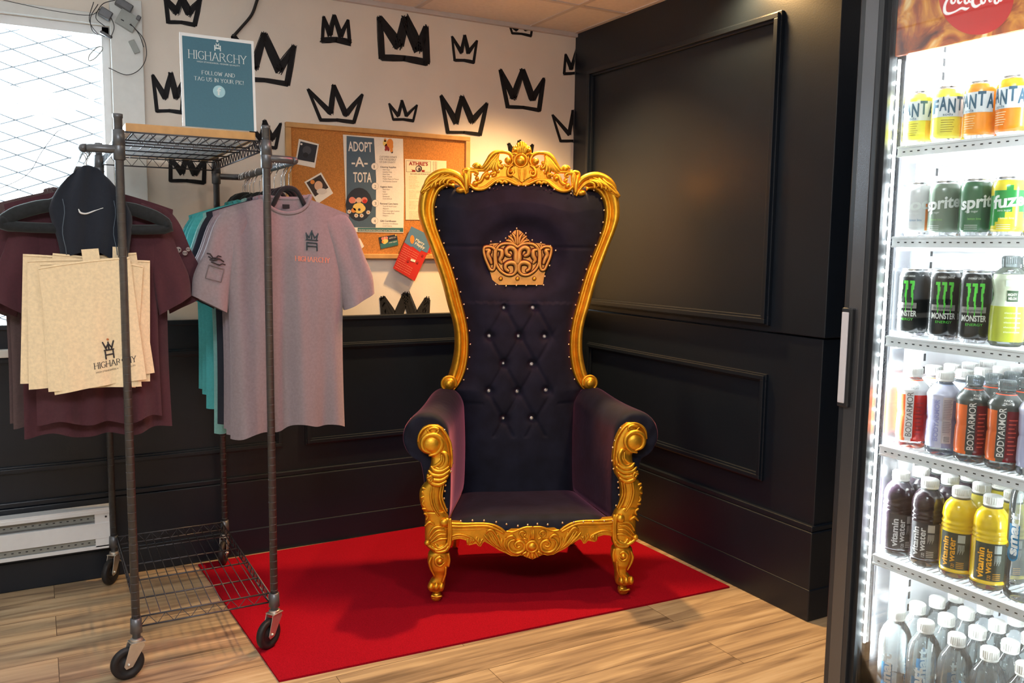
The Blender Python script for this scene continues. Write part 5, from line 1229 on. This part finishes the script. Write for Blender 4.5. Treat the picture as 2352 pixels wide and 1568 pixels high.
def wrap_v(b, t, rf, a0, z0, length, height, m=0, bold=0):
    V, Fc, w = text_cut(t, 5, 1, bold)
    b.add([(lambda a, z: (rf(z)*math.cos(a), rf(z)*math.sin(a), z))(a0-y*height/.033, z0+x/w*length) for x, y in V], Fc, m)
def patch(b, rf, a0, a1, z0, z1, m, n=8): nz = max(1, int((z1-z0)/.005)); b.grid(lambda u, v: (lambda a, z: (rf(z)*math.cos(a), rf(z)*math.sin(a), z))(a0+(a1-a0)*u, z0+(z1-z0)*v), n, nz, m)
VA = math.radians(213)     # side of a drink that faces into the room
def rfun(prof, off): return lambda z: float(np.interp(z, [p[1] for p in prof], [p[0] for p in prof]))+off
def fine(prof, n=4):
    out = []
    for (r0, z0), (r1, z1) in zip(prof, prof[1:]):
        for k in range(n): out.append((r0+(r1-r0)*k/n, z0+(z1-z0)*k/n))
    return out+[prof[-1]]
PROTO = {}
def plast(c, rough=.18): return mat('drink_colour', c, rough, noise=.05, nscale=60, coat=.6)
def can(key, h, zones, deco):
    r = .033; mats = [M['alu']]+[plast(S(*c), .25) for c in zones[0]]
    prof = fine([(.0, .004), (.022, .001), (.026, .0), (.028, .006), (r, .013), (r, h*.3), (r, h*.6), (r, h-.018), (.029, h-.007), (.0268, h-.004), (.0275, h), (.0262, h), (.025, h-.004), (0, h-.004)], 3)
    b = MB(); b.lathe(prof, seg=32, mf=lambda a, z: 0 if (z < .008 or z > h-.007) else zones[1](((a-VA+PI) % (2*PI))-PI, z/h))
    b.lathe([(.0, h-.002), (.008, h-.002), (.008, h-.0035), (0, h-.0035)], (.006, 0, 0), 12, m=0)
    t = MB(); dm = deco(t, lambda z: r+.0006)
    PROTO[key] = (('can_body', b, mats), ('label', t, dm))
wz = [WHT]
def d_fanta(off, words, line):
    def f(t, rf):
        patch(t, rf, VA-1.35+off, VA+1.25+off, .055, .098, 0, 18)
        rg2 = lambda z: rf(z)+.0005
        for i, ch in enumerate('FANTA'): wrap_h(t, ch, rg2, VA-.22+off+.52*(i-2), .064+.005*(i % 2), .0150, .029, 1, .03)
        wrap_h(t, 'soda', rg2, VA-.5+off, .057, .020, .006, 1); 
        for k in range(6): patch(t, rf, VA-.6+off, VA+.1+off+.06*(k % 3), .022+.005*k, .0233+.005*k, 2, 6)
        return [paint(S(214, 222, 226)), paint(S(52, 92, 116)), paint(line)]
    return f
can('yellow', .122, (((232, 226, 84), (240, 190, 60)), lambda a, z: 1 if a < .7 else 2), d_fanta(-.1, 0, S(160, 140, 40)))
can('orange', .122, (((240, 150, 40), (226, 110, 30)), lambda a, z: 1 if a < .9 else 2), d_fanta(-.55, 0, S(250, 220, 170)))
can('amber', .122, (((250, 190, 30), (236, 130, 20)), lambda a, z: 1 if z > .5 else 2), d_fanta(-.55, 0, S(250, 230, 190)))
def d_sprite(word, x0, col2, wd=.080):
    def f(t, rf):
        wrap_h(t, word, rf, VA-.9+x0, .056, wd, .026, 0, .03, .12); wrap_h(t, 'zero sugar', rf, VA-.6+x0, .050, .026, .005, 0)
        wrap_h(t, 'lemon lime', rf, VA-.4+x0, .034, .026, .005, 1)
        for k in range(3): patch(t, rf, VA-.6+x0, VA+.2+x0, .014+.004*k, .0150+.004*k, 0, 6)
        return [paint(S(222, 226, 222)), paint(col2)]
    return f
can('grey_green', .122, (((112, 128, 112), (92, 110, 96)), lambda a, z: 1), d_sprite('sprite', -.45, S(140, 190, 110)))
can('green', .122, (((60, 104, 72), (44, 88, 60)), lambda a, z: 1 if a < .4 else 2), d_sprite('sprite', .05, S(130, 200, 90)))
can('lime', .122, (((34, 140, 62), (222, 204, 50)), lambda a, z: 2 if (z > .84-.12*abs(a)) or (z < .52-.25*abs(a-.4)) else 1), d_sprite('fuze', -.05, S(240, 240, 200), .062))
can('white', .122, (((214, 214, 214), (226, 132, 60)), lambda a, z: 2 if (abs(a) < .07 or abs(a-.5) < .06) and .1 < z < .62 else 1), d_sprite('soda', -.2, S(90, 130, 170)))
def d_monster(t, rf):
    for i, a in enumerate((-.42, -.02, .40)):
        for k in range(7):
            w0 = .085*(1-k/9)+.02*(k % 2); z1 = .128-.009*k; off_ = .03*math.sin(k*1.3+i)
            patch(t, rf, VA+a+off_-w0, VA+a+off_+w0, z1-.0098-(.006 if k == 6 else 0), z1, 0, 3)
        patch(t, rf, VA+a-.20, VA+a+.10, .123, .130, 0, 4)
    wrap_h(t, 'MONSTER', lambda z: rf(z)+.0004, VA-.78, .048, .050, .0125, 1, .03); wrap_h(t, 'ENERGY', rf, VA-.5, .038, .034, .0055, 0)
    patch(t, rf, VA-.85, VA+.7, .066, .079, 2, 12); wrap_h(t, 'the original energy', lambda z: rf(z)+.0006, VA-.7, .0695, .040, .0055, 3); wrap_h(t, 'ENERGY DRINK', rf, VA-.5, .1385, .034, .0042, 1)
    return [paint(S(92, 214, 72), .3), paint(S(226, 226, 220)), paint(S(150, 145, 140), .4), DK]
can('black', .157, (((26, 28, 28), (16, 16, 16)), lambda a, z: 1), d_monster)
def bottle(key, prof, cap, zones, deco, glassy=None, capm=None):
    mats = [glassy or M['pet']]+[plast(S(*c)) for c in zones[0]]
    b = MB(); b.lathe(fine(prof, 3), seg=30, mf=lambda a, z: zones[1](((a-VA+PI) % (2*PI))-PI, z))
    cb_ = MB(); r, z0, z1 = cap; cb_.lathe([(r-.001, z0), (r, z0+.001), (r, z0+.004), (r-.0008, z0+.0045), (r, z0+.006), (r, z1-.003), (r-.002, z1), (0, z1+.0004)], seg=28)
    for k in range(28): a = 2*PI*k/28; cb_.box((r*math.cos(a), r*math.sin(a), (z0+z1)/2+.002), (.0012, .0012, (z1-z0)*.6), R=Matrix.Rotation(a, 3, 'Z'))
    t = MB(); dm = deco(t, rfun(prof, .0008))
    PROTO[key] = (('bottle_body', b, mats), ('cap', cb_, [capm or M['capw']]), ('label', t, dm))
PB = [(.0, .003), (.026, .0), (.032, .004), (.0335, .012), (.0325, .022), (.034, .030), (.033, .075), (.031, .082), (.033, .092), (.034, .128), (.0355, .138), (.031, .148), (.021, .160), (.0155, .166), (.0155, .176), (0, .176)]
def d_armor(bg, fg, side, vert=True, z0=.030, ln=.105):
    def f(t, rf):
        patch(t, rf, VA-.42, VA+.12, .026, .130, 0, 8)
        if vert: wrap_v(t, 'BODYARMOR', lambda z: rf(z)+.0005, VA+.06, z0, ln, .0125, 1, .006)
        for k in range(9): patch(t, rf, VA+.25, VA+.62+.08*(k % 3), .036+.009*k, .0385+.009*k, 2, 4)
        wrap_h(t, 'FRUIT', lambda z: rf(z)+.0005, VA-.1, .142, .016, .004, 1); wrap_h(t, 'PUNCH', lambda z: rf(z)+.0005, VA-.1, .148, .016, .004, 1)
        return [paint(bg), paint(fg), paint(side)]
    return f
def zb(body, a_, c_): return lambda a, z: 0 if z < .020 or .158 < z < .1605 else (body if z > .128 else (a_ if a < -.42 else (c_ if a > .12 else body))) if z < .1585 else (4 if z < .163 else 0)
bottle('armor_white', PB, (.0185, .168, .190), (((232, 232, 230), (232, 120, 70), (196, 52, 40), (226, 96, 50)), zb(1, 2, 3)), d_armor(S(236, 234, 230), S(120, 116, 110), S(150, 40, 34)))
bottle('armor_red', PB, (.0175, .168, .190), (((76, 80, 76), (230, 110, 50), (120, 24, 34), (236, 80, 40)), zb(1, 2, 3)), d_armor(S(62, 66, 64), S(234, 228, 220), S(226, 80, 60)), capm=M['petc'])
def d_lav(t, rf):
    patch(t, rf, VA+.0, VA+.62, .030, .135, 0, 8)
    for k in range(20): patch(t, lambda z: rf(z)+.0004, VA+.06, VA+.5+.04*(k % 3), .055+.0038*k, .0566+.0038*k, 1, 5)
    patch(t, lambda z: rf(z)+.0004, VA+.12, VA+.55, .032, .048, 2, 5)
    for k in range(7): patch(t, lambda z: rf(z)+.0007, VA+.15, VA+.52, .0335+.002*k, .0344+.002*k, 3, 5)
    wrap_v(t, 'BODYARMOR', rf, VA-.2, .034, .095, .010, 4, .02)
    return [paint(S(204, 196, 198)), paint(S(150, 140, 150)), paint(S(235, 230, 230)), DK, paint(S(160, 160, 205))]
bottle('armor_lavender', PB, (.0185, .168, .190), (((206, 206, 226), (190, 192, 222), (150, 150, 182), (176, 186, 220)), zb(1, 2, 3)), d_lav)
PV = [(.0, .003), (.030, .0), (.0355, .006), (.0365, .014), (.0350, .018), (.0365, .022), (.0365, .108), (.035, .112), (.0368, .116), (.035, .121), (.0368, .126), (.0345, .132), (.0365, .140), (.035, .155), (.030, .168), (.022, .178), (.016, .183), (.016, .190), (0, .190)]
def d_vit(bg, fg, tl):
    def f(t, rf):
        patch(t, rf, VA-.85, VA+.95, .024, .107, 0, 16); g = lambda z: rf(z)+.0005
        wrap_v(t, 'vitamin', g, VA-.30, .028, .068, .0125, 1, .03); wrap_v(t, 'water', g, VA+.10, .040, .056, .0125, 1, .02)
        patch(t, g, VA+.22, VA+.62, .086, .104, 2, 6)
        for k in range(9): patch(t, g, VA+.24+.042*k, VA+.262+.042*k, .060+.004*(k % 3), .082, 2, 1)
        for k in range(4): patch(t, g, VA+.2, VA+.62, .028+.004*k, .0292+.004*k, 1, 4)
        wrap_v(t, '120', g, VA+.10, .027, .010, .006, 1)
        return [paint(bg), paint(fg), paint(tl)]
    return f
vz = lambda a, z: 0 if z < .016 or z > .180 else (2 if .024 < z < .107 and a > .95 else 1)
bottle('vitamin_dark', PV, (.0192, .183, .205), (((34, 22, 32), (236, 170, 100)), lambda a, z: 0 if z < .016 or z > .180 else 1), d_vit(S(52, 50, 54), S(232, 230, 230), S(190, 186, 186)))
bottle('vitamin_peach', PV, (.0192, .183, .205), (((40, 26, 34), (236, 176, 110)), vz), d_vit(S(56, 54, 58), S(232, 230, 230), S(196, 190, 190)))
bottle('vitamin_yellow', PV, (.0192, .183, .205), (((246, 206, 30), (232, 120, 20)), vz), d_vit(S(56, 62, 48), S(250, 176, 30), S(190, 196, 190)))
bottle('vitamin_olive', PV, (.0192, .183, .205), (((196, 178, 50), (150, 130, 40)), vz), d_vit(S(56, 62, 48), S(250, 176, 30), S(190, 196, 190)))
PS_ = [(.0, .004), (.030, .0), (.0365, .006), (.0375, .015), (.0355, .022), (.0375, .030), (.0375, .110), (.0345, .118), (.0375, .126), (.0375, .205), (.036, .225), (.030, .243), (.020, .258), (.015, .266), (.015, .276), (0, .276)]
def d_smart(t, rf):
    patch(t, rf, VA-.75, VA-.05, .100, .165, 0, 8)
    a0 = VA-.40; t.add([(rf(.10)*math.cos(a0+.35*math.cos(k*PI/8)), rf(.10)*math.sin(a0+.35*math.cos(k*PI/8)), .100-.014*math.sin(k*PI/8)) for k in range(9)], [tuple(range(9))], 0)
    wrap_v(t, 'smart', lambda z: rf(z)+.0008, VA-.14, .100, .090, .018, 1, .04); wrap_v(t, 'smartwater', rf, VA+.9, .10, .085, .010, 2)
    return [paint(S(24, 128, 178), .3), paint(S(236, 240, 240)), paint(S(50, 116, 146))]
bottle('water', PS_, (.0185, .266, .292), (((210, 216, 218), (200, 206, 208)), lambda a, z: 0), d_smart)
PM = [(.0, .003), (.028, .0), (.033, .006), (.034, .020), (.0345, .060), (.033, .085), (.029, .098), (.0285, .110), (.0320, .128), (.034, .140), (.031, .152), (.022, .162), (.0155, .167), (.0155, .175), (0, .175)]
def d_mist(t, rf):
    patch(t, rf, VA-.25, VA+.45, .095, .118, 0, 8); wrap_h(t, 'MIGHTY', lambda z: rf(z)+.0005, VA-.2, .107, .019, .0055, 1, .03); wrap_h(t, 'MELON', lambda z: rf(z)+.0005, VA-.16, .099, .017, .0055, 1, .03)
    patch(t, rf, VA-.35, VA+.2, .127, .140, 2, 6)
    for k in range(5): wrap_h(t, 'electrolytes', rf, VA-.3, .030+.010*k, .03, .004, 1)
    return [paint(S(50, 80, 52)), paint(S(226, 232, 210)), paint(S(206, 216, 206))]
bottle('mist', PM, (.0175, .166, .190), (((176, 184, 60), (206, 216, 190)), lambda a, z: 0 if z < .012 else (1 if z < .084 else (0 if z > .150 else 2))), d_mist, capm=M['petc'])
def drink(key, name, x, y, z, label, cat, group, rot=0.0):
    P = PROTO[key]; first_ = not isinstance(P, list)
    if first_:
        P = PROTO[key] = [mb.build(n_, m_, recalc=False) for n_, mb, m_ in P]
    e = empty(name, (x, y, z), rot, label, cat, group)
    for o in P:
        q = o if first_ else o.copy()
        if not first_: COL.objects.link(q)
        q.parent = e
first_ = None
ordn = ['front', 'second', 'third', 'fourth', 'fifth']; lanes = ['first', 'second', 'third', 'fourth', 'fifth', 'sixth', 'seventh']
def lane_y(px, py, x=-.65): return float(at(px, py, 0, x)[1])
# top shelf and second shelf : cans
for i, (px, key, nm) in enumerate(((2110, 'yellow', 'pale yellow'), (2175, 'yellow', 'yellow'), (2250, 'orange', 'orange'), (2325, 'amber', 'golden orange'))):
    for k in range(2): drink(key, 'drink_can', -.655+.070*k, lane_y(px, 330), SZ[0], '%s soda can, %s from the left on the top fridge shelf, %s row' % (nm, lanes[i], ordn[k]), 'can', 'soda cans on the top fridge shelf', [-.1, .35, .05, -.1][i])
for i, (px, key, nm) in enumerate(((2020, 'white', 'white and orange'), (2092, 'white', 'pale'), (2168, 'grey_green', 'grey green'), (2240, 'green', 'dark green'), (2314, 'lime', 'green and yellow'))):
    y = lane_y(px, 540)
    if y > YI0-.034: y = YI0-.037
    for k in range(2):
        if i == 0 : continue
        drink(key, 'drink_can', -.655+.070*k, y, SZ[1], '%s soda can, %s from the left on the second fridge shelf, %s row' % (nm, lanes[i-1], ordn[k]), 'can', 'soda cans on the second fridge shelf', [.3, .1, .0, -.1, 0][i])
for i, px in enumerate((2096, 2166, 2237)):
    for k in range(4): drink('black', 'drink_can', -.655+.070*k, lane_y(px, 775), SZ[2], 'tall black can with green claw marks, %s lane from the left, %s in lane' % (lanes[i], ordn[k]), 'can', 'black energy drink cans on the third fridge shelf', [-.45, .05, .0][i])
for k in range(3): drink('mist', 'drink_bottle', -.655+.071*k, lane_y(2312, 790), SZ[2], 'yellow green bottle with clear cap beside black cans, %s in lane' % ordn[k], 'bottle', 'bottles on the third fridge shelf', .1)
for i, (px, key, nm) in enumerate(((2090, 'armor_white', 'white capped red'), (2160, 'armor_lavender', 'white capped lavender'), (2228, 'armor_red', 'dark capped red'), (2303, 'armor_red', 'dark capped red'), (2378, 'armor_lavender', 'white capped lavender'))):
    for k in range(5): drink(key, 'drink_bottle', -.653+.071*k, lane_y(px, 1050), SZ[3], '%s sports bottle, %s lane of the fourth fridge shelf, %s in lane' % (nm, lanes[i], ordn[k]), 'bottle', 'sports drink bottles on the fourth fridge shelf', [0, 0, .1, -.05, .3][i])
for i, (px, keys, nm) in enumerate(((2056, ['vitamin_dark'], 'dark purple'), (2121, ['vitamin_peach', 'vitamin_dark'], 'dark purple'), (2192, ['vitamin_yellow', 'vitamin_olive'], 'yellow'), (2263, ['vitamin_yellow', 'vitamin_olive'], 'yellow'))):
    for k in range(5): drink(keys[min(k, len(keys)-1)], 'drink_bottle', -.650+.0745*k, lane_y(px, 1310)-.002*i, SZ[4], '%s vitamin drink bottle, %s lane of the fifth fridge shelf, %s in lane' % (nm, lanes[i], ordn[k]), 'bottle', 'vitamin drink bottles on the fifth fridge shelf', [.35, -.15, -.25, .0][i])
yl = lane_y(2263, 1310)-.006
for k in range(3): drink('water', 'drink_bottle', -.648+.077*k, yl-.077, SZ[4], 'tall clear water bottle right of yellow ones on fifth shelf, %s in lane' % ordn[k], 'bottle', 'water bottles on the fifth fridge shelf', -.4)
for i in range(5):
    for k in range(4): drink('water', 'drink_bottle', -.648+.077*k, -2.492-.0775*i, SZ[5], 'clear water bottle with blue label, %s lane of the lowest shelf, %s in lane' % (lanes[i], ordn[k]), 'bottle', 'water bottles on the lowest fridge shelf', [0, .1, -1.1, .4, -.4][i]+.9*(k % 2))
